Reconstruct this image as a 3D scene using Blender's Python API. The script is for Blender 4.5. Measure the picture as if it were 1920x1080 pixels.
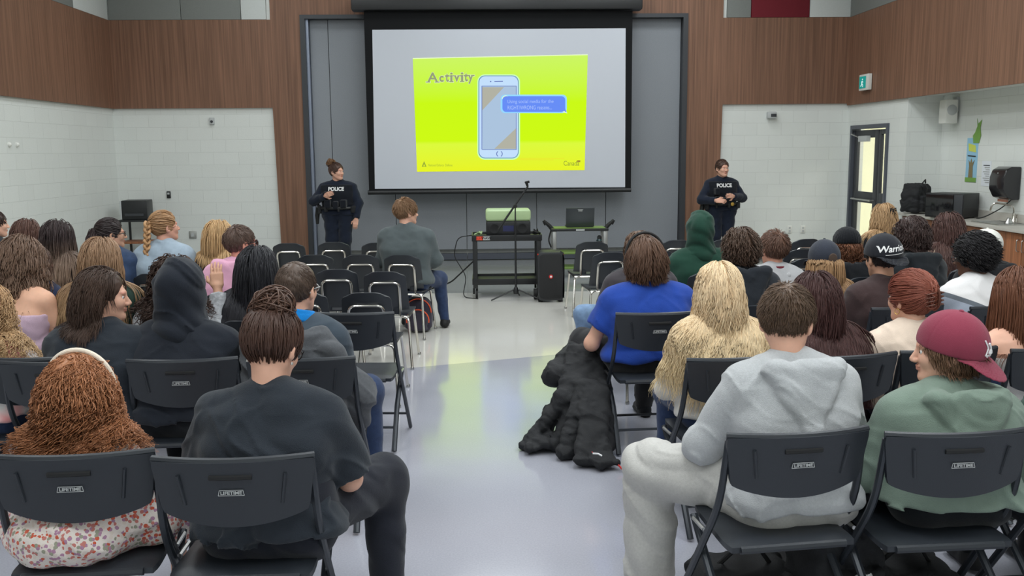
import bpy, bmesh, math, random
import numpy as np
from mathutils import Vector, Matrix
for o in list(bpy.data.objects): bpy.data.objects.remove(o)
S = bpy.context.scene
COL = S.collection
R = math.radians
# ------------------------------------------------------------------ camera
CF, CH = 1750.0, 1.77
PIT, YAW, ROL = R(8.3), R(1.8), R(0.5)
fw = np.array([math.sin(YAW)*math.cos(PIT), math.cos(YAW)*math.cos(PIT), -math.sin(PIT)])
r0 = np.cross(fw, [0, 0, 1]); r0 /= np.linalg.norm(r0); u0 = np.cross(r0, fw)
CR = r0*math.cos(ROL)-u0*math.sin(ROL); CU = u0*math.cos(ROL)+r0*math.sin(ROL)
cam = bpy.data.objects.new('camera', bpy.data.cameras.new('camera')); COL.objects.link(cam)
cam.data.sensor_width = 36; cam.data.lens = 36*CF/1920; cam.data.clip_start = .05; cam.data.clip_end = 100
m = Matrix.Identity(4)
for i in range(3):
    m[i][0] = CR[i]; m[i][1] = CU[i]; m[i][2] = -fw[i]
m[2][3] = CH
cam.matrix_world = m
S.camera = cam
def at(u, v, z):                       # where the sight line of a photo pixel meets height z
    d = fw+CR*(u-960)/CF+CU*(540-v)/CF
    return d[:2]*(z-CH)/d[2]
def atY(u, v, Y):                      # ... or distance Y
    d = fw+CR*(u-960)/CF+CU*(540-v)/CF
    return d*Y/d[1]+np.array([0, 0, CH])
# ------------------------------------------------------------------ world, lights, exposure
w = bpy.data.worlds.new('world'); S.world = w; w.use_nodes = True
w.node_tree.nodes['Background'].inputs[0].default_value = (.8, .88, 1, 1)
w.node_tree.nodes['Background'].inputs[1].default_value = .3
S.view_settings.view_transform = 'Standard'; S.view_settings.look = 'None'
S.view_settings.gamma = 1; S.view_settings.use_curve_mapping = False
S.view_settings.exposure = 0.0
def area(name, loc, sx, sy, power, col=(1, .98, .95), rot=(0, 0, 0)):
    l = bpy.data.lights.new(name, 'AREA'); l.shape = 'RECTANGLE'; l.size = sx; l.size_y = sy
    l.energy = power; l.color = col
    o = bpy.data.objects.new(name, l); COL.objects.link(o); o.location = loc; o.rotation_euler = rot
    return o
for yy, pw in ((.8, 72), (4.2, 76), (7.6, 62), (11, 54), (13.6, 27)):
    for xx in (-3.4, .2, 3.1):
        area('ceiling_lamp', (xx, yy, 5.3), 1.3, 2.2 if yy < 13 else .8, pw*{-3.4: .84, .2: 1.02, 3.1: 1.24}[xx], (.93, .98, 1))
# ------------------------------------------------------------------ helpers
def nrm(v):
    v = np.asarray(v, float); return v/(np.linalg.norm(v)+1e-12)
def tag(o, label=None, cat=None, group=None, kind=None, category=None):
    cat = cat or category
    if label: o['label'] = label
    if cat: o['category'] = cat
    if group: o['group'] = group
    if kind: o['kind'] = kind
    return o
def empty(name, loc, rz=0, **k):
    o = bpy.data.objects.new(name, None); COL.objects.link(o); o.empty_display_size = .1
    o.location = loc; o.rotation_euler = (0, 0, rz)
    return tag(o, **k)
def link_mesh(name, me, mat=None, parent=None, **k):
    o = bpy.data.objects.new(name, me); COL.objects.link(o)
    if mat: me.materials.append(mat)
    if parent: o.parent = parent
    return tag(o, **k)
def np_mesh(name, V, F, smooth=True, tone=None):
    me = bpy.data.meshes.new(name); V = np.asarray(V, np.float32); F = np.asarray(F, np.int32)
    n, k = F.shape
    me.vertices.add(len(V)); me.vertices.foreach_set('co', V.ravel())
    me.loops.add(n*k); me.loops.foreach_set('vertex_index', F.ravel())
    me.polygons.add(n); me.polygons.foreach_set('loop_start', np.arange(0, n*k, k, dtype=np.int32))
    me.update(calc_edges=True)
    if smooth: me.shade_smooth()
    if tone is not None:
        a = me.attributes.new('tone', 'FLOAT', 'POINT'); a.data.foreach_set('value', np.asarray(tone, np.float32))
    return me
def rotm(x=0, y=0, z=0):
    cx, sx, cy, sy, cz, sz = math.cos(x), math.sin(x), math.cos(y), math.sin(y), math.cos(z), math.sin(z)
    return (np.array([[cz, -sz, 0], [sz, cz, 0], [0, 0, 1]])@np.array([[cy, 0, sy], [0, 1, 0], [-sy, 0, cy]])
            @np.array([[1, 0, 0], [0, cx, -sx], [0, sx, cx]]))
class MB:
    def __init__(s): s.v = []; s.f = []
    def add(s, v, f):
        n = len(s.v); s.v += [tuple(map(float, p)) for p in v]; s.f += [tuple(n+i for i in q) for q in f]
        return s
    def box(s, c, d, rot=None):
        v = np.array([[x, y, z] for x in (-.5, .5) for y in (-.5, .5) for z in (-.5, .5)])*np.array(d)
        if rot is not None: v = v@rot.T
        return s.add(v+np.array(c), [(0, 1, 3, 2), (4, 6, 7, 5), (0, 4, 5, 1), (2, 3, 7, 6), (0, 2, 6, 4), (1, 5, 7, 3)])
    def tube(s, path, r, n=8, closed=False, flat=1.0):
        P = [np.array(p, float) for p in path]; K = len(P)
        rr = r if hasattr(r, '__len__') else [r]*K
        V = []; prev = None
        for i in range(K):
            a = P[(i-1) % K] if (closed or i > 0) else P[0]; b = P[(i+1) % K] if (closed or i < K-1) else P[-1]
            t = nrm(b-a)
            if prev is None:
                up = np.array([0, 0, 1.]) if abs(t[2]) < .9 else np.array([1., 0, 0])
            else: up = prev
            x = nrm(up-t*(up@t)); prev = x; y = np.cross(t, x)
            for k in range(n):
                an = 2*math.pi*k/n
                V.append(P[i]+rr[i]*(x*math.cos(an)+y*math.sin(an)*flat))
        F = []
        for i in range(K if closed else K-1):
            j = (i+1) % K
            for k in range(n):
                F.append((i*n+k, i*n+(k+1) % n, j*n+(k+1) % n, j*n+k))
        if not closed: F += [tuple(range(n))[::-1], tuple((K-1)*n+k for k in range(n))]
        return s.add(V, F)
    def cyl(s, a, b, r, n=16, r2=None): return s.tube([a, b], [r, r if r2 is None else r2], n)
    def lathe(s, prof, c=(0, 0, 0), n=20, rot=None):
        V = []; F = []
        for (r, z) in prof:
            for k in range(n):
                a = 2*math.pi*k/n; V.append((r*math.cos(a), r*math.sin(a), z))
        for i in range(len(prof)-1):
            for k in range(n):
                F.append((i*n+k, i*n+(k+1) % n, (i+1)*n+(k+1) % n, (i+1)*n+k))
        F += [tuple(range(n))[::-1], tuple((len(prof)-1)*n+k for k in range(n))]
        V = np.array(V)
        if rot is not None: V = V@rot.T
        return s.add(V+np.array(c), F)
    def prism(s, pts, y0, y1):        # outline in x,z extruded along y
        n = len(pts)
        V = [(x, y0, z) for x, z in pts]+[(x, y1, z) for x, z in pts]
        F = [tuple(range(n)), tuple(range(2*n-1, n-1, -1))]+[(i, n+i, n+(i+1) % n, (i+1) % n) for i in range(n)]
        return s.add(V, F)
    def build(s, name, mat=None, parent=None, bevel=0, smooth=True, seg=2, data=False, **k):
        me = bpy.data.meshes.new(name); me.from_pydata(s.v, [], s.f)
        bm = bmesh.new(); bm.from_mesh(me)
        bmesh.ops.recalc_face_normals(bm, faces=bm.faces)
        if bevel:
            es = [e for e in bm.edges if len(e.link_faces) == 2 and e.calc_face_angle(0) > .6]
            bmesh.ops.bevel(bm, geom=es, offset=bevel, segments=seg, affect='EDGES', profile=.6)
        bm.to_mesh(me); bm.free()
        if smooth:
            me.shade_smooth(); me.set_sharp_from_angle(angle=R(35))
        return link_mesh(name, me, mat, parent, **k)
def rrect(w, h, r, n=5, cx=0, cz=0):
    P = []
    for (sx, sz, a0) in ((1, 1, 0), (-1, 1, 90), (-1, -1, 180), (1, -1, 270)):
        for i in range(n+1):
            a = R(a0+90*i/n); P.append((cx+sx*(w/2-r)+r*math.cos(a), cz+sz*(h/2-r)+r*math.sin(a)))
    return P
def bend(pts, r, n=5):               # a polyline with rounded corners
    P = [np.array(p, float) for p in pts]; out = [P[0]]
    for i in range(1, len(P)-1):
        a, b = nrm(P[i-1]-P[i]), nrm(P[i+1]-P[i])
        p0, p1 = P[i]+a*r, P[i]+b*r
        for k in range(n+1):
            t = k/n; out.append((1-t)**2*p0+2*t*(1-t)*P[i]+t*t*p1)
    return out+[P[-1]]
def copy_tree(o, parent=None):
    c = o.copy(); COL.objects.link(c)
    if parent: c.parent = parent
    for ch in o.children: copy_tree(ch, c)
    return c
# ------------------------------------------------------------------ materials
def srgb(c):
    return tuple(((x/255)/12.92 if x/255 <= .04045 else ((x/255+.055)/1.055)**2.4) for x in c)+(1,)
def mat(name, c, rough=.5, metal=0, spec=.5, noise=0, nscale=8, bump=0, bscale=200, coat=0, emit=None, es=1, sheen=0, stretch=None, trans=0):
    m = bpy.data.materials.new(name); m.use_nodes = True; nt = m.node_tree; b = nt.nodes['Principled BSDF']
    I = b.inputs; I['Base Color'].default_value = srgb(c); I['Roughness'].default_value = rough
    I['Metallic'].default_value = metal; I['Specular IOR Level'].default_value = spec
    I['Coat Weight'].default_value = coat; I['Sheen Weight'].default_value = sheen; I['Transmission Weight'].default_value = trans
    if emit: I['Emission Color'].default_value = srgb(emit); I['Emission Strength'].default_value = es
    def coords(scale):
        t = nt.nodes.new('ShaderNodeTexCoord'); mp = nt.nodes.new('ShaderNodeMapping')
        mp.inputs['Scale'].default_value = stretch or (1, 1, 1); nt.links.new(t.outputs['Object'], mp.inputs[0])
        n = nt.nodes.new('ShaderNodeTexNoise'); n.inputs['Scale'].default_value = scale; n.inputs['Detail'].default_value = 4
        nt.links.new(mp.outputs[0], n.inputs['Vector']); return n
    if noise:
        n = coords(nscale); x = nt.nodes.new('ShaderNodeMixRGB'); x.blend_type = 'MULTIPLY'; x.inputs[0].default_value = 1
        r = nt.nodes.new('ShaderNodeMapRange'); r.inputs[3].default_value = 1-noise; r.inputs[4].default_value = 1+noise
        r.inputs[1].default_value = .3; r.inputs[2].default_value = .7
        nt.links.new(n.outputs[0], r.inputs[0]); x.inputs[1].default_value = srgb(c); nt.links.new(r.outputs[0], x.inputs[2])
        nt.links.new(x.outputs[0], I['Base Color'])
    if bump:
        n = coords(bscale); bp = nt.nodes.new('ShaderNodeBump'); bp.inputs['Strength'].default_value = bump; bp.inputs['Distance'].default_value = .01
        nt.links.new(n.outputs[0], bp.inputs['Height']); nt.links.new(bp.outputs[0], I['Normal'])
    return m
def nodes(m): return m.node_tree.nodes, m.node_tree.links, m.node_tree.nodes['Principled BSDF']
def emis(name, c, s=1.0):
    m = bpy.data.materials.new(name); m.use_nodes = True; nt = m.node_tree; nt.nodes.clear()
    e = nt.nodes.new('ShaderNodeEmission'); e.inputs[0].default_value = srgb(c); e.inputs[1].default_value = s
    o = nt.nodes.new('ShaderNodeOutputMaterial'); nt.links.new(e.outputs[0], o.inputs[0]); return m
def hairmat(c, c2=None, rough=.42, z0=.6, z1=1.1):
    m = mat('hair', c, rough, spec=.35); N, L, b = nodes(m)
    a = N.new('ShaderNodeAttribute'); a.attribute_name = 'tone'
    x = N.new('ShaderNodeMixRGB'); x.blend_type = 'MULTIPLY'; x.inputs[0].default_value = 1
    r = N.new('ShaderNodeMapRange'); r.inputs[3].default_value = .72; r.inputs[4].default_value = 1.3
    L.new(a.outputs['Fac'], r.inputs[0]); L.new(r.outputs[0], x.inputs[2]); x.inputs[1].default_value = srgb(c)
    if c2:                              # dyed or sun-bleached ends
        t = N.new('ShaderNodeTexCoord'); s = N.new('ShaderNodeSeparateXYZ'); L.new(t.outputs['Object'], s.inputs[0])
        g = N.new('ShaderNodeMapRange'); g.inputs[1].default_value = z0; g.inputs[2].default_value = z1; L.new(s.outputs['Z'], g.inputs[0])
        y = N.new('ShaderNodeMixRGB'); y.inputs[1].default_value = srgb(c2); y.inputs[2].default_value = srgb(c)
        L.new(g.outputs[0], y.inputs[0]); L.new(y.outputs[0], x.inputs[1])
    L.new(x.outputs[0], b.inputs['Base Color']); return m
def woodmat(name, c):
    m = mat(name, c, .5, spec=.3); N, L, b = nodes(m)
    t = N.new('ShaderNodeTexCoord'); mp = N.new('ShaderNodeMapping'); mp.inputs['Scale'].default_value = (26, 26, .5); L.new(t.outputs['Object'], mp.inputs[0])
    n = N.new('ShaderNodeTexNoise'); n.inputs['Scale'].default_value = 1.6; n.inputs['Detail'].default_value = 6; L.new(mp.outputs[0], n.inputs['Vector'])
    r = N.new('ShaderNodeValToRGB'); e = r.color_ramp.elements
    e[0].position = .3; e[0].color = srgb([x*.84 for x in c]); e[1].position = .7; e[1].color = srgb([min(255, x*1.12) for x in c])
    L.new(n.outputs[0], r.inputs[0])
    # veneer sheets 1.2 m wide, each a touch different
    s = N.new('ShaderNodeSeparateXYZ'); L.new(t.outputs['Object'], s.inputs[0])
    ad = N.new('ShaderNodeMath'); ad.operation = 'ADD'; L.new(s.outputs[0], ad.inputs[0]); L.new(s.outputs[1], ad.inputs[1])
    dv = N.new('ShaderNodeMath'); dv.operation = 'DIVIDE'; dv.inputs[1].default_value = 1.22; L.new(ad.outputs[0], dv.inputs[0])
    fl = N.new('ShaderNodeMath'); fl.operation = 'FLOOR'; L.new(dv.outputs[0], fl.inputs[0])
    wn = N.new('ShaderNodeTexWhiteNoise'); wn.noise_dimensions = '1D'; L.new(fl.outputs[0], wn.inputs['W'])
    mr = N.new('ShaderNodeMapRange'); mr.inputs[3].default_value = .93; mr.inputs[4].default_value = 1.07; L.new(wn.outputs['Value'], mr.inputs[0])
    x = N.new('ShaderNodeMixRGB'); x.blend_type = 'MULTIPLY'; x.inputs[0].default_value = 1; L.new(r.outputs[0], x.inputs[1]); L.new(mr.outputs[0], x.inputs[2])
    L.new(x.outputs[0], b.inputs['Base Color']); return m
def blockmat(name, c):
    m = mat(name, c, .6, spec=.3); N, L, b = nodes(m)
    t = N.new('ShaderNodeTexCoord'); s = N.new('ShaderNodeSeparateXYZ'); L.new(t.outputs['Object'], s.inputs[0])
    ad = N.new('ShaderNodeMath'); ad.operation = 'ADD'; L.new(s.outputs[0], ad.inputs[0]); L.new(s.outputs[1], ad.inputs[1])
    cb = N.new('ShaderNodeCombineXYZ'); L.new(ad.outputs[0], cb.inputs[0]); L.new(s.outputs[2], cb.inputs[1])
    k = N.new('ShaderNodeTexBrick'); L.new(cb.outputs[0], k.inputs['Vector'])
    k.inputs['Scale'].default_value = 1; k.inputs['Brick Width'].default_value = .4; k.inputs['Row Height'].default_value = .2
    k.inputs['Mortar Size'].default_value = .004; k.inputs['Mortar Smooth'].default_value = .6
    k.inputs['Color1'].default_value = srgb(c); k.inputs['Color2'].default_value = srgb([x*.985 for x in c]); k.inputs['Mortar'].default_value = srgb([x*.93 for x in c])
    L.new(k.outputs['Color'], b.inputs['Base Color'])
    n = N.new('ShaderNodeTexNoise'); n.inputs['Scale'].default_value = 60; L.new(t.outputs['Object'], n.inputs['Vector'])
    sb = N.new('ShaderNodeMath'); sb.operation = 'MULTIPLY_ADD'; sb.inputs[1].default_value = -1.2; L.new(k.outputs['Fac'], sb.inputs[0]); L.new(n.outputs[0], sb.inputs[2])
    bp = N.new('ShaderNodeBump'); bp.inputs['Strength'].default_value = .35; bp.inputs['Distance'].default_value = .004
    L.new(sb.outputs[0], bp.inputs['Height']); L.new(bp.outputs[0], b.inputs['Normal']); return m
M = dict(
    wood=woodmat('wood_veneer', (126, 93, 75)), block=blockmat('painted_block', (225, 228, 224)),
    plas=mat('black_plastic', (40, 41, 44), .42, noise=.08, bump=.1, bscale=300),
    seatp=mat('charcoal_seat_plastic', (38, 42, 48), .4, bump=.1, bscale=300),
    tube=mat('charcoal_enamelled_steel', (50, 54, 60), .35, metal=.3),
    chrome=mat('chrome', (215, 212, 205), .16, metal=1), shell=mat('dark_school_shell', (38, 42, 48), .38, bump=.12, bscale=250),
    rub=mat('rubber', (20, 20, 21), .7), steel=mat('brushed_steel', (190, 190, 188), .3, metal=1),
    black=mat('black_enamel', (28, 29, 31), .4), grille=mat('speaker_grille', (24, 25, 27), .6, bump=.6, bscale=500),
    grey=mat('light_grey_plastic', (185, 188, 188), .45), white=mat('white_plastic', (228, 228, 222), .45),
    labelw=mat('silver_print', (170, 172, 172), .5), orange=mat('orange_sticker', (226, 86, 46), .5),
    jamb=mat('slate_metal', (88, 92, 102), .4, metal=.4), dark=mat('dark_frame_metal', (62, 64, 68), .45, metal=.3),
    felt=mat('grey_partition_fabric', (146, 150, 156), .9, spec=.1, noise=.06, nscale=90, bump=.3, bscale=350),
    acg=mat('grey_acoustic_panel', (128, 131, 128), .95, spec=.1, noise=.05, nscale=120), acw=mat('pale_acoustic_panel', (202, 206, 204), .95, spec=.1, noise=.04, nscale=120),
    acr=mat('maroon_acoustic_panel', (112, 42, 50), .95, spec=.1, noise=.05, nscale=120),
    screen=mat('matte_white_screen', (203, 207, 216), .85, spec=.1), mask=mat('black_screen_border', (22, 23, 25), .8, spec=.2),
    worktop=mat('pale_laminate', (186, 182, 174), .4, noise=.05, nscale=150), cab=woodmat('cabinet_veneer', (150, 98, 68)),
    green=mat('green_plastic', (112, 140, 70), .5), greenlit=mat('grey_plastic_lit_green', (172, 196, 148), .4), teal=mat('dark_teal_bottle', (28, 56, 60), .25, coat=.4),  # projector cover grey carries the slide's yellow-green light in its colour
    red=mat('red_badge', (196, 40, 36), .5), bag=mat('black_nylon', (26, 27, 30), .8, noise=.15, nscale=40, bump=.3, bscale=180),
    gold=mat('brass_badge', (206, 170, 84), .3, metal=.8), lens=mat('dark_lens', (30, 34, 44), .1, coat=.5),
    wprint=mat('white_print', (232, 232, 232), .6), paper=mat('paper', (226, 230, 236), .7))
# clear glass
gl = bpy.data.materials.new('clear_glass'); gl.use_nodes = True; nt = gl.node_tree; nt.nodes.clear()
_t = nt.nodes.new('ShaderNodeBsdfTransparent'); _g = nt.nodes.new('ShaderNodeBsdfGlossy'); _g.inputs['Roughness'].default_value = .05
_x = nt.nodes.new('ShaderNodeMixShader'); _x.inputs[0].default_value = .08; _o = nt.nodes.new('ShaderNodeOutputMaterial')
nt.links.new(_t.outputs[0], _x.inputs[1]); nt.links.new(_g.outputs[0], _x.inputs[2]); nt.links.new(_x.outputs[0], _o.inputs[0]); M['glass'] = gl
# speckled floor: cream sheet, a grey wedge with a slanted edge and a grey band by the stage
fm = mat('speckled_floor', (200, 196, 190), .16, spec=.8); N, L, b = nodes(fm)
t = N.new('ShaderNodeTexCoord'); sp = N.new('ShaderNodeSeparateXYZ'); L.new(t.outputs['Object'], sp.inputs[0])
def step(px, py, c):                    # 1 where px*x+py*y < c
    a = N.new('ShaderNodeMath'); a.operation = 'MULTIPLY'; a.inputs[1].default_value = px; L.new(sp.outputs[0], a.inputs[0])
    b2 = N.new('ShaderNodeMath'); b2.operation = 'MULTIPLY_ADD'; b2.inputs[1].default_value = py; L.new(sp.outputs[1], b2.inputs[0]); L.new(a.outputs[0], b2.inputs[2])
    c2 = N.new('ShaderNodeMath'); c2.operation = 'LESS_THAN'; c2.inputs[1].default_value = c; L.new(b2.outputs[0], c2.inputs[0]); return c2
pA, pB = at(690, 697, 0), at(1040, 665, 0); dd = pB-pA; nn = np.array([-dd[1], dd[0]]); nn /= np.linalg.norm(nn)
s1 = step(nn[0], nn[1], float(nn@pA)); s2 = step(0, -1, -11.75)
n1 = N.new('ShaderNodeTexNoise'); n1.inputs['Scale'].default_value = 120; n1.inputs['Detail'].default_value = 3; L.new(t.outputs['Object'], n1.inputs['Vector'])
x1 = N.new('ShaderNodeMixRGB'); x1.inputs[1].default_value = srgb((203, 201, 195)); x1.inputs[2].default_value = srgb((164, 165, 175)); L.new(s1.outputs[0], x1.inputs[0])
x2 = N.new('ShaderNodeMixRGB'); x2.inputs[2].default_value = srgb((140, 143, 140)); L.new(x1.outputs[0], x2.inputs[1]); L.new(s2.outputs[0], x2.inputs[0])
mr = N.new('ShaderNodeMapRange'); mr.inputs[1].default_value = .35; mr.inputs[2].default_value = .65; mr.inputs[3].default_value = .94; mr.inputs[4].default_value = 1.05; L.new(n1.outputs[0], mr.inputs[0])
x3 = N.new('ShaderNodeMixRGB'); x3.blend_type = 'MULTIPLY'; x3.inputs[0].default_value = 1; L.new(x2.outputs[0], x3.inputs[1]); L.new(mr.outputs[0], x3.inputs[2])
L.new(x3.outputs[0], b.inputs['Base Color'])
n2 = N.new('ShaderNodeTexNoise'); n2.inputs['Scale'].default_value = 2.5; L.new(t.outputs['Object'], n2.inputs['Vector'])
r2 = N.new('ShaderNodeMapRange'); r2.inputs[3].default_value = .07; r2.inputs[4].default_value = .17; L.new(n2.outputs[0], r2.inputs[0]); L.new(r2.outputs[0], b.inputs['Roughness'])
bp = N.new('ShaderNodeBump'); bp.inputs['Strength'].default_value = .08; bp.inputs['Distance'].default_value = .01
n3 = N.new('ShaderNodeTexNoise'); n3.inputs['Scale'].default_value = 3; L.new(t.outputs['Object'], n3.inputs['Vector']); L.new(n3.outputs[0], bp.inputs['Height']); L.new(bp.outputs[0], b.inputs['Normal'])
M['floor'] = fm
def text_verts(txt, size, offset=0, bold=0, align='CENTER'):
    c = bpy.data.curves.new('t', 'FONT'); c.body = txt; c.size = size; c.align_x = align; c.align_y = 'CENTER'; c.offset = bold
    o = bpy.data.objects.new('t', c); COL.objects.link(o)
    bpy.context.view_layer.update()
    me = bpy.data.meshes.new_from_object(o.evaluated_get(bpy.context.evaluated_depsgraph_get()))
    V = np.array([v.co[:] for v in me.vertices]); F = [tuple(p.vertices) for p in me.polygons]
    bpy.data.objects.remove(o); bpy.data.curves.remove(c); bpy.data.meshes.remove(me)
    return V, F
def poly_mesh(name, V, F, m, parent=None, **k):
    me = bpy.data.meshes.new(name); me.from_pydata([tuple(map(float, v)) for v in V], [], F); return link_mesh(name, me, m, parent, **k)
# ------------------------------------------------------------------ the room
XL, XR, YB, YN, HC = -5.85, 6.0, 15.3, -1.2, 5.6
XA, YA = 6.5, 13.15                   # alcove behind the counter: its back wall, its far end
ZW, ZT = 2.5, 3.86                    # bottom and top of the wood band
def st(name, mb, m, parent=None, **k):
    o = mb.build(name, m, parent, **k)
    if parent is None: o['kind'] = 'structure'
    return o
def bx(x0, x1, y0, y1, z0, z1, mb=None):
    return (mb or MB()).box(((x0+x1)/2, (y0+y1)/2, (z0+z1)/2), (x1-x0, y1-y0, z1-z0))
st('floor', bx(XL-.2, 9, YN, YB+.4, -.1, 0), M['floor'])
st('ceiling', bx(XL-.2, 9, YN, YB+.4, HC, HC+.1), M['white'])
st('wall_left', bx(XL-.2, XL, YN, YB+.3, 0, HC), M['block'])
w = MB(); bx(XL, -2.84, YB, YB+.3, 0, HC, w); bx(3.34, XR, YB, YB+.3, 0, HC, w); bx(-2.84, 3.34, YB, YB+.3, 4, HC, w); bx(-2.84, 3.34, YB+.25, YB+.3, 0, 4, w)  # last box: unseen backing added to stop light showing through the partition seams
st('wall_back', w, M['block'])
st('wall_near', bx(XL-.2, 9, YN-.2, YN, 0, HC), M['block'])
# side wall with the door opening, then the counter alcove
DY0, DY1, DH = 13.72, 15.12, 2.14
w = MB(); bx(XR, XR+.2, DY1, YB+.3, 0, HC, w); bx(XR, XR+.2, DY0, DY1, DH, HC, w); bx(XR, XR+.2, YA, DY0, 0, HC, w)
bx(XR+.2, XA+.2, YA, YA+.12, 0, ZW+.1, w)
st('wall_right', w, M['block'])
w = MB(); bx(XA, XA+.2, YN, YA, 0, ZW+.1, w)
st('wall_alcove', w, M['block'])
st('ceiling_alcove', bx(XR, XA, YN, YA, ZW, ZW+.1), M['white'])
st('wall_upper', bx(XR, XR+.2, YN, YA, ZW+.05, HC), M['block'])
# room seen through the door glass
w = MB(); bx(8.6, 8.7, 11, 18, 0, 3, w); bx(6.2, 8.7, 17.9, 18, 0, 3, w); bx(6.75, 8.7, 11, 11.1, 0, 3, w); bx(6.2, 8.7, 11, 18, 3, 3.1, w)
bx(6.2, 8.7, YB+.4, 18, -.1, 0, w); bx(6.2, 6.3, YB+.3, 18, 0, 3, w)
st('wall_corridor', w, mat('corridor_paint', (236, 236, 218), .7))
area('corridor_lamp', (7.6, 14.6, 2.95), 1.2, 2.6, 120, (1, .99, .93))
# wood band with its flat cap; wings slant beside the stage opening
T = .05
st('trim_1', bx(XL, XL+T, YN, YB-T, ZW, ZT), M['wood'])
st('trim_2', bx(XR-T, XR, YN, YB-T, ZW-.03, ZT), M['wood'])
xl = lambda u, v: float(atY(u, v, YB-T)[0])
def wing(sx, xi, xc, top_in, bot_in, name):
    pts = [(xc, ZW), (top_in, ZW), (bot_in, 0), (xi, 0), (xi, HC), (top_in-sx*.02, HC), (top_in-sx*.02, ZT), (xc, ZT)]
    st(name, MB().prism(pts, YB-T, YB), M['wood'])
wing(-1, -2.83, XL, xl(511, 195), xl(530, 475)-.01, 'trim_3')
wing(1, 3.33, XR, xl(1355, 190), xl(1343, 475), 'trim_4')
st('trim_5', bx(-2.829, 3.329, YB-T+.001, YB-.001, 3.932, HC), M['wood'])
# acoustic panels above the band
def panel(x0, x1, z0, z1, m, lab, side=None):
    mb = MB()
    if side is None: bx(x0, x1, YB-.045, YB-.001, z0, z1, mb)
    elif side < 0: bx(XL+.001, XL+.045, x0, x1, z0, z1, mb)
    else: bx(XR-.045, XR-.001, x0, x1, z0, z1, mb)
    mb.build('acoustic_panel', m, bevel=.006, label=lab, category='wall panel')
zp0, zp1 = ZT+.004, 5.2
a, b_, c, d = XL+.05, xl(337, 0), xl(450, 0), xl(497, 0)
panel(a, b_-.004, zp0, zp1, M['acg'], 'grey acoustic wall panel in the corner above the cart')
panel(b_+.004, c-.004, zp0, zp1, M['acg'], 'grey acoustic wall panel next to the narrow pale one')
panel(c+.004, d, zp0, zp1, M['acw'], 'narrow pale acoustic panel touching the tall wood surround')
a, b_, c, d = xl(1364, 10), xl(1409, 10), xl(1519, 10), XR-.05
panel(a, b_-.004, zp0, zp1, M['acg'], 'narrow grey acoustic panel beside the maroon one')
panel(b_+.004, c-.004, zp0, zp1, M['acr'], 'maroon acoustic wall panel above the wood band')
panel(c+.004, d, zp0, zp1, M['acw'], 'pale acoustic panel between the maroon one and the corner')
panel(14.0, YB-.06, zp0, zp1, M['acw'], 'pale acoustic panel on the side wall above the cart corner', -1)
panel(12.9, 13.99, zp0, zp1, M['acg'], 'grey acoustic panel on the side wall above the cart corner', -1)
panel(13.2, YB-.06, zp0, zp1, M['acg'], 'grey acoustic panel on the side wall above the exit sign', 1)
# folding partition in the stage opening
JL, JR, JT = -2.8, 3.3, 3.93
f = MB(); bx(JL-.028, JL+.05, YB-.07, YB+.24, 0, JT, f); bx(JR-.05, JR+.028, YB-.07, YB+.24, 0, JT, f); bx(JL+.05, JR-.05, YB-.069, YB+.24, JT-.06, JT, f)
st('trim_6', f, M['dark'])
st('trim_7', bx(JL+.05, JL+.09, YB-.0, YB+.12, 0, JT-.06), mat('pale_blue_track', (150, 158, 176), .35, metal=.5))
seams = [JL+.09]+[float(atY(u, 420, YB)[0]) for u in (626, 742, 875, 1007, 1137)]+[JR-.05]
part = empty('folding_partition', (0, YB+.1, 0), label='tall grey fabric folding partition filling the opening behind the screen', category='partition')
for i in range(len(seams)-1):
    x0, x1 = seams[i]+.004, seams[i+1]-.004
    p = MB().box(((x0+x1)/2, .05, JT/2+.06), (x1-x0, .1, JT-.24)).build('panel', M['felt'], part, bevel=.008)
    MB().box(((x0+x1)/2, .04, .06), (x1-x0, .1, .1)).build('bottom_rail', M['jamb'], p)
# doorway
st('trim_8', (lambda f: (bx(XR-.03, XR+.12, DY1-.06, DY1, 0, DH, f), bx(XR-.03, XR+.12, DY0, DY0+.06, 0, DH, f), bx(XR-.029, XR+.119, DY0+.06, DY1-.06, DH-.06, DH, f), f)[-1])(MB()), M['jamb'])
door = empty('door_1', (XR+.04, DY1-.08, 0), kind='structure')
def leaf(y0, y1, h, nm, par, sx):
    f = MB(); z0, z1 = .02, h
    for (a0, a1, b0, b1) in ((y0, y0+sx, z0, z1), (y1-sx, y1, z0, z1), (y0+sx, y1-sx, z1-sx, z1), (y0+sx, y1-sx, z0, z0+.25), (y0+sx, y1-sx, .93, 1.1)):
        bx(-.02, .025, a0, a1, b0, b1, f)
    o = f.build(nm, M['dark'], par, bevel=.003)
    g = MB(); bx(-.002, .004, y0+sx, y1-sx, z0+.25, z1-sx, g); g.build('pane', M['glass'], par)
    return o
leaf(-.9, 0, DH-.08, 'leaf', door, .12)
leaf(-1.26, -.94, DH-.08, 'side_light', door, .07)
bx(-.09, -.02, -.62, -.3, DH-.26, DH-.17, MB()).build('door_closer', M['grey'], door, bevel=.008)
MB().tube([(-.055, -.3, DH-.2), (-.12, -.1, DH-.14), (-.05, 0, DH-.1)], .01, 6).build('closer_arm', M['steel'], door)
MB().tube([(-.03, -.85, .98), (-.08, -.85, .98), (-.08, -.1, .98), (-.03, -.1, .98)], .014, 8).build('push_bar', M['steel'], door)
# baseboard
st('baseboard_back', (lambda f: (bx(XL, -3.4, YB-.012, YB, 0, .1, f), bx(3.9, XR, YB-.012, YB, 0, .1, f), f)[-1])(MB()), M['dark'])
st('baseboard_left', bx(XL, XL+.012, YN, YB-.02, 0, .1), M['dark'])
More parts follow.
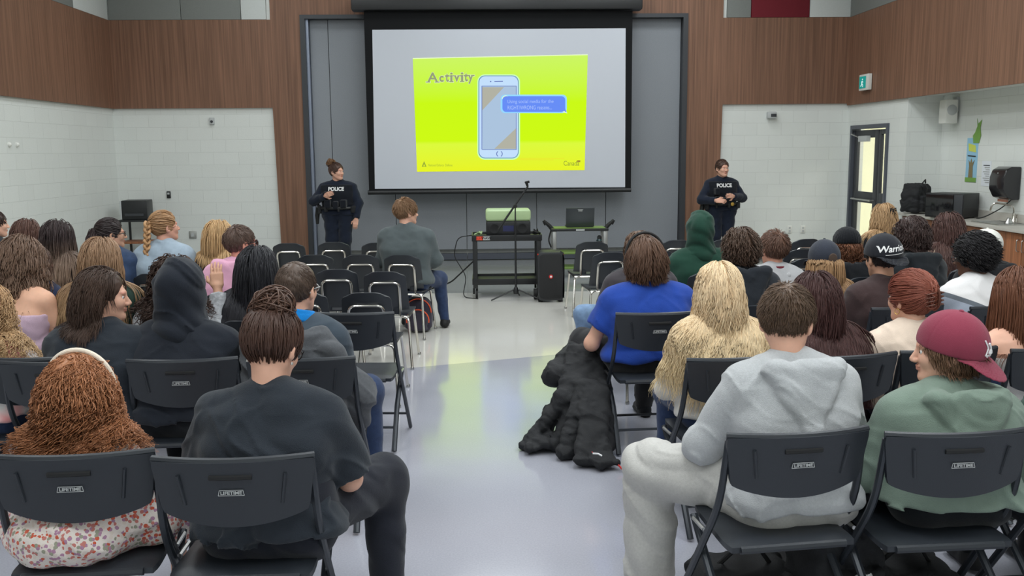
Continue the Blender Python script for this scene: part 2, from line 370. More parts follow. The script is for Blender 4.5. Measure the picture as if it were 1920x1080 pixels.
# ------------------------------------------------------------------ projection screen
SY = YB-.35
def sp_(u, v, y=SY): p = atY(u, v, y); return (float(p[0]), float(p[2]))
scr = empty('projection_screen', (0, SY, 0), label='large wall hung roll-down projection screen with black borders', category='projection screen')
(hx0, hz1), (hx1, hz0) = sp_(659, -2), sp_(1203, 19)
MB().prism([(hx0, hz0), (hx1, hz0), (hx1, hz1+.05), (hx0, hz1+.05)], -.12, .14).build('housing', M['black'], scr, bevel=.03)
q = [sp_(682, 20), sp_(1186, 20), sp_(1183, 354), sp_(692, 358)]
MB().prism(q, .002, .008).build('black_border', M['mask'], scr, smooth=False)
q2 = [sp_(698, 56), sp_(1173, 53), sp_(1172, 351), sp_(703, 354)]
MB().prism(q2, -.003, .0015).build('viewing_surface', M['screen'], scr, smooth=False)
(b0x, b0z), (b1x, b1z) = sp_(690, 361), sp_(1183, 356)
MB().tube([(b0x, 0, b0z), (b1x, 0, b1z)], .035, 12).build('weight_bar', M['black'], scr)
# the projected slide (a picture of light lying on the screen)
sl = empty('projected_slide', (0, SY-.0045, 0), label='glowing yellow-green projected slide with a phone drawing and blue message bubble', category='projected image')
sm = bpy.data.materials.new('slide_light'); sm.use_nodes = True; nt = sm.node_tree; nt.nodes.clear()
tc = nt.nodes.new('ShaderNodeTexCoord'); se = nt.nodes.new('ShaderNodeSeparateXYZ'); nt.links.new(tc.outputs['Object'], se.inputs[0])
zz0, zz1 = sp_(940, 321)[1], sp_(940, 105)[1]
mr = nt.nodes.new('ShaderNodeMapRange'); mr.inputs[1].default_value = zz0; mr.inputs[2].default_value = zz1; nt.links.new(se.outputs['Z'], mr.inputs[0])
cr = nt.nodes.new('ShaderNodeValToRGB'); nt.links.new(mr.outputs[0], cr.inputs[0]); E = cr.color_ramp.elements
E[0].position = 0; E[0].color = srgb((232, 244, 38)); E[1].position = 1; E[1].color = srgb((204, 246, 100))
for p_, c_ in ((.24, (220, 250, 62)), (.27, (206, 250, 22)), (.6, (202, 250, 24))):
    e = E.new(p_); e.color = srgb(c_)
em = nt.nodes.new('ShaderNodeEmission'); em.inputs[1].default_value = 1.0; nt.links.new(cr.outputs[0], em.inputs[0])
oo = nt.nodes.new('ShaderNodeOutputMaterial'); nt.links.new(em.outputs[0], oo.inputs[0])
lay = [0]
def flat(name, pts, m):                # a projected shape; each a hair nearer than the one below it
    lay[0] += 1; y = -.0006*lay[0]
    V = [(x, y, z) for x, z in pts]
    return poly_mesh(name, V, [tuple(range(len(V)))], m, sl)
flat('background', [sp_(774, 109), sp_(1102, 102), sp_(1096, 319), sp_(782, 322)], sm)
for e_, wd_ in (((774, 109), (1102, 102)), ):
    flat('edge_glow', [sp_(774, 109), sp_(1102, 102), sp_(1102, 103.5), sp_(774, 110.5)], emis('slide_edge', (236, 255, 200)))
def rr(u0_, v0_, u1, v1, r, n=6):
    P = rrect(u1-u0_, v1-v0_, r, n, (u0_+u1)/2, (v0_+v1)/2)
    return [sp_(a_, b2) for a_, b2 in P]
flat('phone_glow', rr(895, 139.5, 975, 299.5, 14), emis('glow_mint', (206, 255, 190)))
flat('phone_outline', rr(897, 141.5, 972.5, 297, 12), emis('outline_blue', (110, 150, 190)))
flat('phone_body', rr(898.7, 143, 971, 295.6, 11), emis('phone_pale', (196, 224, 252)))
flat('phone_screen', [sp_(903.5, 162), sp_(968, 162), sp_(968.5, 280), sp_(904.5, 280)], emis('phone_screen', (172, 196, 222)))
tan_ = emis('corner_tan', (178, 178, 164))
flat('corner_shade', [sp_(903.5, 163.5), sp_(945, 163.5), sp_(904.2, 207)], tan_)
flat('corner_shade', [sp_(968, 240), sp_(968.5, 279), sp_(927, 279)], tan_)
ob = emis('outline_violet', (96, 112, 180))
for q_ in ((903, 161, 968.5, 162), (967.5, 162, 968.6, 281), (903.6, 280, 968.6, 281), (903, 162, 904.2, 280)):
    flat('screen_edge', [sp_(q_[0], q_[1]), sp_(q_[2], q_[1]), sp_(q_[2], q_[3]), sp_(q_[0], q_[3])], ob)
flat('ear_piece', [sp_(927, 152), sp_(943, 151.7), sp_(943, 153.2), sp_(927, 153.5)], ob)
def ring(u, v, r0_, r1_, m, n=28, a0=0, a1=360, name='home_button'):
    P = [(u+r1_*math.cos(R(a0+(a1-a0)*i/n)), v+r1_*math.sin(R(a0+(a1-a0)*i/n))) for i in range(n+1)]
    Q = [(u+r0_*math.cos(R(a0+(a1-a0)*i/n)), v+r0_*math.sin(R(a0+(a1-a0)*i/n))) for i in range(n+1)]
    lay[0] += 1; V = [sp_(*p) for p in P+Q]; V = [(x, -.0006*lay[0], z) for x, z in V]
    poly_mesh(name, V, [(i, i+1, n+2+i, n+1+i) for i in range(n)], m, sl)
ring(936.5, 288.5, 4.6, 6, ob, a0=-60, a1=60); ring(936.5, 288.5, 4.6, 6, ob, a0=120, a1=240)
ring(920, 153, 0.2, 1.3, ob, name='phone_camera')
flat('bubble_glow', rr(938.5, 177.5, 1062.5, 212, 8), emis('bubble_glow', (150, 216, 255)))
flat('bubble_edge', rr(941, 179, 1061.5, 210.5, 7)[0:7]+[sp_(941, 179+7)]+[sp_(941, 210.5-7)]+rr(941, 179, 1061.5, 210.5, 7)[14:21]+[sp_(1055, 210.5), sp_(1063.5, 212.5), sp_(1060.5, 205)], emis('bubble_edge', (226, 255, 214)))
flat('message_bubble', rr(942, 180.5, 1059.6, 210, 7), emis('bubble_blue', (104, 142, 246)))
flat('bubble_tail', [sp_(1056, 207), sp_(1059.6, 203), sp_(1062.5, 211.5)], emis('tail_blue', (104, 142, 246)))
def slide_text(name, txt, u, v, width, hgt, m, bold=0, slant=0, rise=0, glow=None):
    V, F = text_verts(txt, 1.0, bold=bold)
    w_, h_ = np.ptp(V[:, 0]), np.ptp(V[:, 1]); cx, cy = (V[:, 0].max()+V[:, 0].min())/2, (V[:, 1].max()+V[:, 1].min())/2
    U = u+(V[:, 0]-cx)/w_*width; W = v-(V[:, 1]-cy)/h_*hgt+(V[:, 0]-cx)/w_*rise
    lay[0] += 1; P = [(sp_(a_, b2)[0], -.0006*lay[0], sp_(a_, b2)[1]) for a_, b2 in zip(U, W)]
    poly_mesh(name, P, F, m, sl)
tg = emis('title_grey', (150, 160, 122)); tw = emis('title_halo', (226, 244, 190))
# slab-serif title: every letter placed on its own with its serifs
letters = [('A', 811.5, 24, 18), ('c', 828, 10.5, 11.5), ('t', 838.5, 8, 16), ('i', 846.5, 6, 17), ('v', 856.5, 12.5, 11.5), ('i', 866.5, 6, 17), ('t', 874, 8, 16), ('y', 882.5, 11.5, 16)]
base = 153.5
for halo in (1, 0):
    mm_ = tw if halo else tg; g = 1.6 if halo else 0
    for ch, u, wd_, hh in letters:
        by = base+(4.5 if ch == 'y' else 0)-(u-845)*.018
        wd2 = wd_*.8 if ch != 'A' else wd_*.85
        slide_text('title_letter', ch, u, by-hh/2, wd2+g, hh+g, mm_, bold=.035 if ch not in 'iA' else .02)
        ser = {'A': ((-8.5, 0, 8), (8.5, 0, 9)), 'i': ((0, 0, 8), (-1.5, -10.5, 5)), 't': ((0, -11, 9),), 'v': ((-4.4, -10.6, 6.5), (4.4, -10.6, 6.5)), 'y': ((-4, -15.2, 6.5), (4, -15.2, 6.5)), 'c': ()}[ch]
        for sx, sy, sw in ser:
            a_, b2 = u+sx, by+sy; hw = sw/2+g/2
            flat('title_serif', [sp_(a_-hw, b2-1.1-g/2), sp_(a_+hw, b2-1.1-g/2), sp_(a_+hw, b2+.9+g/2), sp_(a_-hw, b2+.9+g/2)], mm_)
tb = emis('message_white', (170, 196, 255))
slide_text('message_line', 'Using social media for the', 994.5, 191.3, 86, 8.4, tb, rise=-.6)
slide_text('message_line', 'RIGHT/WRONG reasons...', 993, 201.8, 83, 7.4, tb, rise=-.5)
gt = emis('logo_green', (150, 172, 60))
slide_text('department_name', 'National Defence  Défense', 826, 309.5, 45, 4.4, gt)
flat('triangle_logo', [sp_(791, 312.5), sp_(795.5, 302), sp_(800, 312.5)], gt)
flat('triangle_logo', [sp_(794, 311.5), sp_(795.5, 307), sp_(797.2, 311.5)], sm)
slide_text('country_wordmark', "Canada", 1071, 306, 29, 9, emis('wordmark_olive', (132, 148, 60)))
flat('wordmark_flag', [sp_(1081.5, 300.5), sp_(1087.5, 300.5), sp_(1087.5, 304), sp_(1081.5, 304)], emis('flag_olive', (160, 140, 56)))
for k_, v_ in enumerate((296.3, 299.2)):
    flat('red_line', [sp_(975, v_), sp_(1058-k_*20, v_+.4), sp_(1058-k_*20, v_+1), sp_(975, v_+.8)], emis('line_orange', (240, 220, 50)))
# ------------------------------------------------------------------ small wall fittings
def fitting(name, c, d, m, lab, cat, bev=.008):
    return MB().box(c, d).build(name, m, bevel=bev, label=lab, category=cat)
p = atY(398, 227, YB); o = fitting('wall_alarm', (p[0], YB-.02, p[2]), (.075, .04, .11), M['grey'], 'small grey alarm box high on the white wall above the braided girl', 'alarm')
MB().lathe([(.022, 0), (.02, .012)], (p[0], YB-.04, p[2]-.01), 12, rotm(R(90))).build('sounder', M['dark'], o)
p = atY(317, 365, YB); o = fitting('thermostat', (p[0], YB-.015, p[2]), (.06, .03, .11), M['black'], 'small black thermostat on the white wall above the braided girl', 'thermostat')
MB().box((p[0], YB-.031, p[2]+.02), (.035, .004, .03)).build('display', M['grey'], o)
p = atY(362, 440, YB); o = fitting('wall_outlet', (p[0], YB-.01, p[2]), (.12, .02, .12), M['steel'], 'square steel outlet plate low on the wall near the braided girl', 'outlet')
MB().box((p[0], YB-.024, p[2]), (.05, .008, .06)).build('socket', M['grey'], o)
p = atY(1445, 216, YB); o = fitting('motion_sensor', (p[0], YB-.05, p[2]), (.15, .1, .11), M['grey'], 'grey motion sensor high on the white wall near the door', 'sensor', .02)
MB().box((p[0]+.02, YB-.102, p[2]-.005), (.09, .01, .05)).build('sensor_window', M['dark'], o, bevel=.004)
for u in (1480, 1505):
    p = atY(u, 430, YB); o = fitting('wall_outlet', (p[0], YB-.008, p[2]), (.075, .016, .12), M['white'], 'white outlet plate low on the wall, %s' % ('the one toward the door' if u > 1490 else 'the one toward the stage'), 'outlet')
    for s_ in (-.025, .025): MB().box((p[0], YB-.018, p[2]+s_), (.03, .006, .03)).build('socket', M['grey'], o)
for u in (22, 40):
    y = 11.9+(u-22)*.011; z = atY(u, 271, y)[2]
    MB().lathe([(.03, 0), (.028, .02), (.012, .035)], (XL, y, z), 14, rotm(0, R(90))).build('wall_hook', M['white'], label='small white hook on the side wall, %s the corner' % ('farther from' if u < 30 else 'nearer to'), category='hook')
# exit sign
yy = 14.45; ex = empty('exit_sign', (XR-.06, yy, 2.78), label='lit green running-man exit sign on the wood band above the door', category='exit sign')
MB().box((-.03, 0, 0), (.06, .34, .24)).build('housing', M['white'], ex, bevel=.006)
MB().box((-.062, .03, 0), (.006, .24, .18)).build('lit_face', emis('exit_green', (40, 150, 140), .9), ex)
run = MB(); xf = -.0665
def rseg(a, b2, r): run.tube([(xf, -a[0]+.03, a[1]), (xf, -b2[0]+.03, b2[1])], r, 6)
for a_, b2, r_ in (((.0, .02), (-.012, -.02), .011), ((-.012, -.02), (.025, -.04), .008), ((.025, -.04), (.02, -.07), .007), ((-.012, -.02), (-.035, -.05), .008), ((-.035, -.05), (-.06, -.052), .007), ((0, .02), (.032, .0), .006), ((0, .02), (-.035, .005), .006)): rseg(a_, b2, r_)
run.lathe([(.002, -.012), (.012, 0), (.002, .012)], (xf, .022, .045), 10)
run.build('running_man', emis('exit_white', (210, 240, 236), .9), ex)
# ------------------------------------------------------------------ sink counter in the alcove
ZC = .87
wt = MB(); bx(5.93, XA-.001, 2.5, YA-.002, ZC-.04, ZC, wt)
ct = wt.build('countertop', M['worktop'], bevel=.006, label='long pale laminate countertop along the alcove wall', category='countertop')
bx(XA-.03, XA-.001, 2.5, YA-.002, ZC, ZC+.1, MB()).build('backsplash', M['worktop'], ct)
names_ = ['under the backpack', 'under the microwave', 'under the sink', 'next to the sink cabinet', 'fifth from the alcove end', 'sixth from the alcove end']
for k_ in range(6):
    y1 = YA-.02-k_*1.2; y0 = y1-1.19
    cab = empty('base_cabinet', (6.0, (y0+y1)/2, 0), label='wood veneer double-door base cabinet '+names_[k_], category='cabinet', group='base cabinets below the counter')
    MB().box((.24, 0, .46), (.46, y1-y0, .73)).build('body', M['cab'], cab)
    MB().box((.27, 0, .05), (.4, y1-y0-.01, .1)).build('toe_kick', M['dark'], cab)
    for s_ in (-1, 1):
        dd_ = MB().box((0, s_*.298, .46), (.02, .585, .71)).build('door', M['cab'], cab, bevel=.003)
        MB().tube(bend([(-.01, s_*.05, .62), (-.045, s_*.05, .62), (-.045, s_*.05, .75), (-.01, s_*.05, .75)], .02, 3), .006, 6).build('handle', M['steel'], dd_)
sk = empty('sink', (6.2, 11.0, ZC), label='steel sink with a raised rim set in the pale countertop', category='sink')
s_ = MB(); [s_.box(c_, d_) for c_, d_ in (((-.17, 0, .006), (.03, .6, .012)), ((.17, 0, .006), (.03, .6, .012)), ((0, -.29, .006), (.36, .03, .012)), ((0, .29, .006), (.36, .03, .012)), ((0, 0, .002), (.34, .58, .004)))]
s_.build('rim', M['steel'], sk, bevel=.003)
MB().lathe([(.045, 0), (.05, .01), (.02, .06), (.025, .07)], (.05, -.12, .004), 16).build('strainer', M['steel'], sk)
fa = empty('faucet', (6.42, 11.08, ZC), label='chrome gooseneck faucet beside the towel dispenser', category='faucet')
MB().lathe([(.03, 0), (.026, .03), (.014, .05), (.014, .12)], n=14).build('base', M['chrome'], fa)
MB().tube(bend([(0, 0, .1), (0, 0, .2), (-.2, .12, .24), (-.22, .13, .14)], .06, 6), .011, 10).build('spout', M['chrome'], fa)
MB().tube([(0, -.06, 0), (0, -.06, .06), (-.02, -.1, .1)], .009, 8).build('lever', M['chrome'], fa)
# towel dispenser
td = empty('towel_dispenser', (XA, 11.27, 1.14), label='black curved paper towel dispenser on the wall over the counter', category='towel dispenser')
pr_ = [(-.001, 0), (-.001, .4), (-.12, .4), (-.19, .36), (-.22, .27), (-.22, .13), (-.17, .03), (-.1, 0)]
V = [(x, yv, z) for yv in (-.16, .16) for x, z in pr_]; n_ = len(pr_)
mb = MB().add(V, [tuple(range(n_)), tuple(range(2*n_-1, n_-1, -1))]+[(i, (i+1) % n_, n_+(i+1) % n_, n_+i) for i in range(n_)])
mb.build('cover', mat('glossy_black_plastic', (34, 33, 36), .18, coat=.3), td, bevel=.02, seg=3)
MB().box((-.12, 0, -.012), (.02, .2, .03)).build('towel_end', mat('brown_towel', (160, 110, 90), .8), td)
MB().prism([(-.03, .3), (0, .27), (.03, .3), (0, .33)], 0, .004).build('badge', M['grey'], td).matrix_local = Matrix.Translation((-.2, -.0, -.0)) @ Matrix.Rotation(R(90), 4, 'Z')
# posters on the alcove wall
def onwall(name, pts, m, lab, cat, dx=.004, parent=None, yc=0, zc=0):
    V = [(XA-dx, yc+y, zc+z) for y, z in pts]+[(XA-dx+.003, yc+y, zc+z) for y, z in pts]; n = len(pts)
    mb = MB().add(V, [tuple(range(n)), tuple(range(2*n-1, n-1, -1))]+[(i, (i+1) % n, n+(i+1) % n, n+i) for i in range(n)])
    return mb.build(name, m, parent, smooth=False, label=lab, category=cat)
yc = 1750*XA/(1815-905)-.22
po = onwall('poster', [(-.14, -.31), (.14, -.31), (.14, .27), (-.14, .27)], mat('poster_blue', (150, 196, 222), .6), 'tall blue and green poster with a leafy cut-out top on the alcove wall', 'poster', yc=yc, zc=1.63)
gp = mat('poster_green', (120, 164, 76), .6)
onwall('leaf_cutout', [(-.16, .2), (-.02, .2), (.0, .3), (-.05, .34), (-.1, .42), (-.08, .52), (-.11, .45), (-.15, .47), (-.2, .5), (-.17, .4), (-.2, .3)], gp, None, None, .008, po, yc, 1.63)
onwall('grass_strip', [(-.14, -.31), (.14, -.31), (.14, -.25), (-.14, -.25)], gp, None, None, .008, po, yc, 1.63)
onwall('castle_shape', [(-.05, -.25), (-.04, -.1), (-.08, -.02), (-.03, -.06), (0, .0), (.03, -.06), (.07, -.02), (.05, -.1), (.06, -.25)], mat('poster_brown', (132, 118, 84), .6), None, None, .009, po, yc, 1.63)
onwall('sun_band', [(-.1, .08), (.08, .1), (.1, .2), (-.08, .17)], mat('poster_yellow', (206, 214, 92), .6), None, None, .008, po, yc, 1.63)
onwall('caption_bar', [(-.1, .02), (.1, .03), (.1, .045), (-.1, .035)], M['black'], None, None, .009, po, yc, 1.63)
yc = 1750*XA/(1848-905)-.16
no = onwall('notice_sheet', [(-.11, -.16), (.11, -.16), (.11, .16), (-.11, .16)], M['paper'], 'white printed notice sheet between the poster and the towel dispenser', 'notice', yc=yc, zc=1.44)
for k_ in range(9): onwall('print_line', [(-.08, .1-k_*.027), (.07-.03*(k_ % 3), .1-k_*.027), (.07-.03*(k_ % 3), .11-k_*.027), (-.08, .11-k_*.027)], M['labelw'] if k_ else M['jamb'], None, None, .008, no, yc, 1.44)
# wall loudspeaker
ws = empty('wall_loudspeaker', (XA, 12.75, 2.26), label='white wall loudspeaker hanging high in the alcove corner', category='loudspeaker')
MB().box((-.12, 0, 0), (.17, .2, .32)).build('cabinet', M['white'], ws, bevel=.02)
MB().lathe([(.07, 0), (.07, .006), (.06, .012)], (-.12, -.1, .02), 20, rotm(R(90))).build('driver_grille', M['grey'], ws)
MB().box((-.02, 0, .1), (.04, .1, .2)).build('bracket', M['grey'], ws)
# microwave
mw = empty('microwave', (6.15, 12.05, ZC), R(38), label='black microwave oven on the countertop beside the backpack', category='microwave')
MB().box((0, 0, .165), (.44, .5, .31)).build('body', M['black'], mw, bevel=.01)
mw.rotation_euler = (0, 0, R(38))
MB().box((-.225, .06, .165), (.014, .36, .28)).build('door', mat('gloss_black_glass', (18, 19, 22), .12, coat=.4), mw, bevel=.004)
MB().box((-.225, -.185, .165), (.014, .11, .28)).build('control_panel', M['dark'], mw, bevel=.003)
for s_ in (-.18, .18): MB().cyl((s_, -.2, .012), (s_, -.2, 0), .015, 8).build('foot', M['rub'], mw)
# cord on the wall
tag(MB().tube(bend([(6.47, 11.27, 1.12), (6.44, 11.32, 1.06), (6.4, 11.45, .98), (6.3, 11.6, ZC+.012), (6.3, 11.7, ZC+.012)], .1, 4), .007, 6).build('power_cord', M['black']), 'black power cord running from below the dispenser to the microwave', 'cord')
# ------------------------------------------------------------------ black cart with equipment in the white corner
p0 = atY(257, 420, 14.9); X0 = float(p0[0])
rc_ = empty('utility_cart', (X0+.05, 14.85, 0), label='dark shelf cart in the corner carrying a black printer', category='cart')
for sx in (-.22, .22):
    for sy in (-.2, .2): MB().box((sx, sy, .38), (.03, .03, .76)).build('leg', M['black'], rc_)
for z_ in (.76, .42): MB().box((0, 0, z_), (.5, .44, .03)).build('shelf', M['black'] if z_ > .5 else M['cab'], rc_, bevel=.004)
pn = empty('printer', (X0+.02, 14.85, .776), R(6), label='black box-shaped printer on the top shelf of the corner cart', category='printer')
MB().box((.02, 0, .15), (.38, .38, .3)).build('body', M['black'], pn, bevel=.015)
MB().box((-.185, 0, .15), (.03, .37, .29)).build('side_cover', M['grey'], pn, bevel=.01)
MB().box((.02, -.2, .08), (.28, .03, .04)).build('paper_slot', M['dark'], pn)
# ------------------------------------------------------------------ presentation cart in the aisle
cx, cy = float(at(952, 561, 0)[0]), 11.55
ca = empty('presentation_cart', (cx, cy, 0), label='black rolling AV cart carrying the projector in front of the screen', category='cart')
W2, D2, ZS = .42, .25, .735
for sx in (-1, 1):
    for sy in (-1, 1):
        MB().box((sx*(W2-.03), sy*(D2-.03), .43), (.055, .055, .62)).build('leg', M['black'], ca, bevel=.006)
        cs = MB().cyl((sx*(W2-.03), sy*(D2-.03), .05), (sx*(W2-.03)+.028, sy*(D2-.03), .05), .05, 16); cs.cyl((sx*(W2-.03)-.02, sy*(D2-.03), .05), (sx*(W2-.03)-.02, sy*(D2-.03), .12), .012, 8)
        cs.build('caster', M['rub'], ca)
def tray(z, par, w_=W2, d_=D2, nm='shelf', m=None):
    t = MB().box((0, 0, z), (2*w_, 2*d_, .02))
    for c_, s2 in (((0, -d_, z), (2*w_, .015, .075)), ((0, d_, z), (2*w_, .015, .075)), ((-w_, 0, z), (.015, 2*d_, .075)), ((w_, 0, z), (.015, 2*d_, .075))): t.box(c_, s2)
    return t.build(nm, m or M['black'], par, bevel=.004)
tp = tray(ZS, ca); tray(.2, ca)
MB().box((-.33, -D2-.009, ZS), (.08, .004, .045)).build('sticker', M['orange'], tp); MB().box((-.25, -D2-.009, ZS), (.09, .004, .045)).build('sticker', M['grey'], tp)
V, F = text_verts('WAVE', .04, bold=.0015); poly_mesh('sticker_lettering', [(x-.25, -D2-.0125, ZS+y) for x, y, z in V], F, M['black'], tp)
V, F = text_verts('JUNE', .036, bold=.0015); poly_mesh('sticker_lettering', [(x-.33, -D2-.0125, ZS+y) for x, y, z in V], F, M['red'], tp)
pj = empty('projector', (cx+.02, cy-.03, ZS+.012), label='bulky projector with pale top and two round black vents on the cart', category='projector')
MB().box((0, 0, .1), (.54, .36, .18)).build('lower_case', M['black'], pj, bevel=.02)
MB().box((0, 0, .26), (.55, .38, .14)).build('top_cover', M['greenlit'], pj, bevel=.04, seg=3)
for s_ in (-.17, .17): MB().lathe([(.07, 0), (.07, .012), (.055, .016), (.03, .004)], (s_, -.178, .1), 22, rotm(R(90))).build('round_vent', M['grille'], pj)
MB().box((0, -.181, .1), (.13, .006, .07)).build('control_panel', mat('navy_panel', (40, 44, 84), .3), pj)
def cable(pts, r, lab, m=None, cat='cable', nm='cable'):
    return tag(MB().tube(bend(pts, .08, 5), r, 6).build(nm, m or M['rub']), lab, cat)
cable([(cx-.42, cy-.1, .76), (cx-.6, cy-.1, .74), (cx-.66, cy, .5), (cx-.5, cy-.1, .25), (cx-.55, cy-.2, .006), (cx-.36, cy-.33, .006)], .006, 'thin black cable looping down from the cart top to the floor')
cable([(cx-.4, cy-.1, .45), (cx-.7, cy+.2, .14), (cx-1.0, cy+.5, .006), (cx-1.5, cy+.6, .006)], .01, 'thick black cable slanting from the cart leg across the floor')
jn = MB(); rnd = random.Random(4)
tg_ = MB(); q_ = [(cx-.42+rnd.uniform(0, .13), cy-.2+rnd.uniform(0, .3), ZS+.02+rnd.uniform(0, .05)) for _ in range(14)]
tg_.tube(bend(q_, .02, 2), .008, 5).build('tangled_cord', M['greenlit'], label='pale tangled cord heaped on the cart next to the projector', category='cord')
q_ = [(cx+.32+rnd.uniform(0, .1), cy-.2+rnd.uniform(0, .3), ZS+.02+rnd.uniform(0, .07)) for _ in range(16)]
MB().tube(bend(q_, .02, 2), .009, 5).build('tangled_cord', M['rub'], label='black tangled cord heaped at the loudspeaker side of the cart', category='cord')
# microphone stand
mx, my = float(at(967, 561, 0)[0]), 11.1
ms = empty('microphone_stand', (mx, my, 0), label='black tripod microphone stand with a slanted boom before the cart', category='microphone stand')
MB().tube([(0, 0, .08), (0, 0, .62), (0, 0, 1.12)], [.014, .012, .008], 10).build('pole', M['black'], ms)
MB().lathe([(.03, .08), (.035, .12), (.02, .16)], n=12).build('hub', M['black'], ms)
for a_ in (195, -15, 80):
    MB().tube([(0, 0, .14), (.31*math.cos(R(a_)), .31*math.sin(R(a_)), .015)], .009, 8).build('leg', M['black'], ms)
MB().tube([(-.2, 0, .86), (.15, 0, 1.36)], .012, 8).build('boom', M['black'], ms)
MB().lathe([(.02, -.03), (.026, 0), (.02, .03)], (0, 0, 1.13), 10, rotm(R(90))).build('clutch', M['rub'], ms)
MB().tube([(.15, 0, 1.36), (.13, -.02, 1.42)], [.012, .02], 8).tube([(.12, -.02, 1.41), (.17, -.02, 1.42)], .014, 6).build('clip', M['rub'], ms)
# party speaker
sx_, sy_ = float(at(1034, 569, 0)[0]), 11.05
sk_ = empty('party_speaker', (sx_, sy_, 0), label='tall black portable loudspeaker with a red badge standing by the cart', category='loudspeaker')
MB().add([(x, y, z) for x, z in rrect(.31, .58, .05, 6, 0, .31) for y in (-.15,)]+[(x, .15, z) for x, z in rrect(.31, .58, .05, 6, 0, .31)],
         (lambda n: [tuple(range(n)), tuple(range(2*n-1, n-1, -1))]+[(i, (i+1) % n, n+(i+1) % n, n+i) for i in range(n)])(24)).build('cabinet', M['plas'], sk_, bevel=.012)
MB().prism(rrect(.27, .53, .05, 6, 0, .31), -.158, -.148).build('grille', M['grille'], sk_, bevel=.004)
MB().lathe([(.024, 0), (.024, .006)], (-.0, -.158, .31), 18, rotm(R(90))).build('badge', M['red'], sk_)
MB().lathe([(.012, 0), (.012, .004)], (-.0, -.164, .31), 18, rotm(R(90))).build('badge_centre', M['wprint'], sk_)
for s_ in (-1, 1):
    MB().box((s_*.14, -.12, .57), (.03, .05, .012)).build('corner_light', emis('speaker_glow', (226, 70, 50), .7), sk_)
    MB().box((s_*.12, 0, .012), (.05, .2, .024)).build('foot', M['rub'], sk_)
MB().cyl((-.19, .1, .07), (-.15, .1, .07), .065, 18).build('wheel', M['rub'], sk_)
# laptop stand
lx, ly = float(atY(1085, 470, 13.2)[0]), 13.2
lc = empty('laptop_cart', (lx, ly, 0), label='slim steel-legged trolley with the laptop and raised end arms', category='cart')
zt = float(atY(1085, 429, 13.2)[2]); zb = float(atY(1085, 472, 13.2)[2])
MB().box((0, 0, zt), (.8, .42, .035)).build('top_shelf', M['black'], lc, bevel=.008)
MB().box((0, -.0, zt+.02), (.72, .34, .012)).build('shelf_mat', M['green'], lc)
MB().box((.0, 0, zb), (.72, .36, .03)).build('lower_shelf', M['green'], lc, bevel=.006)
MB().box((.0, 0, .14), (.72, .36, .03)).build('base_shelf', M['green'], lc, bevel=.006)
for s_ in (-1, 1):
    for t_ in (-1, 1): MB().box((s_*.36, t_*.16, zt/2), (.06, .04, zt)).build('leg', M['steel'], lc, bevel=.008)
    MB().tube([(s_*.38, 0, zt), (s_*.42, 0, zt+.05), (s_*.5, 0, zt+.12)], [.03, .028, .02], 8).tube([(s_*.5, 0, zt+.12), (s_*.47, 0, zt+.06)], .02, 8).build('arm', M['rub'], lc)
MB().box((0, -.215, zt), (.12, .01, .02)).build('name_strip', M['grey'], lc)
MB().tube(bend([(.24, -.1, zb+.17), (.24, -.26, zb+.17), (.3, -.26, zb+.17), (.3, -.1, zb+.17)], .03), .006, 6).build('cup_bracket', M['rub'], lc)
MB().tube(bend([(-.4, -.1, zt), (-.44, -.1, zt-.15), (-.4, -.1, zt-.25)], .05), .01, 6).build('hanging_lead', M['rub'], lc)
lp = empty('laptop', (lx-.02+.03, ly-.05, zt+.03), label='open dark grey laptop seen from its lid side on the trolley', category='laptop')
MB().box((0, .1, .008), (.38, .25, .016)).build('base', M['dark'], lp, bevel=.004)
ld = MB().box((0, -.05, .14), (.4, .012, .27), rotm(R(12))).build('lid', mat('laptop_grey', (72, 76, 80), .3, metal=.5), lp, bevel=.004)
for k_ in range(3): MB().box((-.02+k_*.02, -.085, .235), (.014, .003, .022), rotm(R(12))).build('lid_logo', M['labelw'], ld)
MB().box((-.0, -.088, .25), (.075, .003, .008), rotm(R(12))).build('lid_logo', M['labelw'], ld)
wb = empty('water_bottle', (lx+.27, ly-.2, zb+.045), label='dark teal water bottle with black lid held at the laptop trolley', category='bottle')
MB().lathe([(.04, 0), (.042, .01), (.042, .13), (.03, .155)], n=18).build('body', M['teal'], wb)
MB().lathe([(.032, .155), (.032, .19), (.018, .195), (.018, .205)], n=16).build('lid', M['black'], wb)
MB().cyl((0, 0, -.03), (0, 0, 0), .03, 12).build('holder_foot', M['rub'], wb)
# ------------------------------------------------------------------ chairs
def grid_shell(fn, nu, nw, thick):     # closed sheet from fn(u,w)->(point, normal)
    A = []; B = []
    for i in range(nu+1):
        for j in range(nw+1):
            p, n = fn(-1+2*i/nu, j/nw); A.append(np.array(p)+np.array(n)*thick/2); B.append(np.array(p)-np.array(n)*thick/2)
    V = A+B; o = len(A); W = nw+1; F = []
    for i in range(nu):
        for j in range(nw):
            a = i*W+j; F += [(a, a+W, a+W+1, a+1), (o+a, o+a+1, o+a+W+1, o+a+W)]
    ring_ = [(i*W) for i in range(nu+1)]+[nu*W+j for j in range(1, W)]+[i*W+nw for i in range(nu-1, -1, -1)]+[j for j in range(nw-1, 0, -1)]
    for k in range(len(ring_)):
        a, b = ring_[k], ring_[(k+1) % len(ring_)]; F.append((a, b, o+b, o+a))
    return V, F
def back_y(x, z): return -.235-(z-.62)*.16+.045*(x/.25)**2
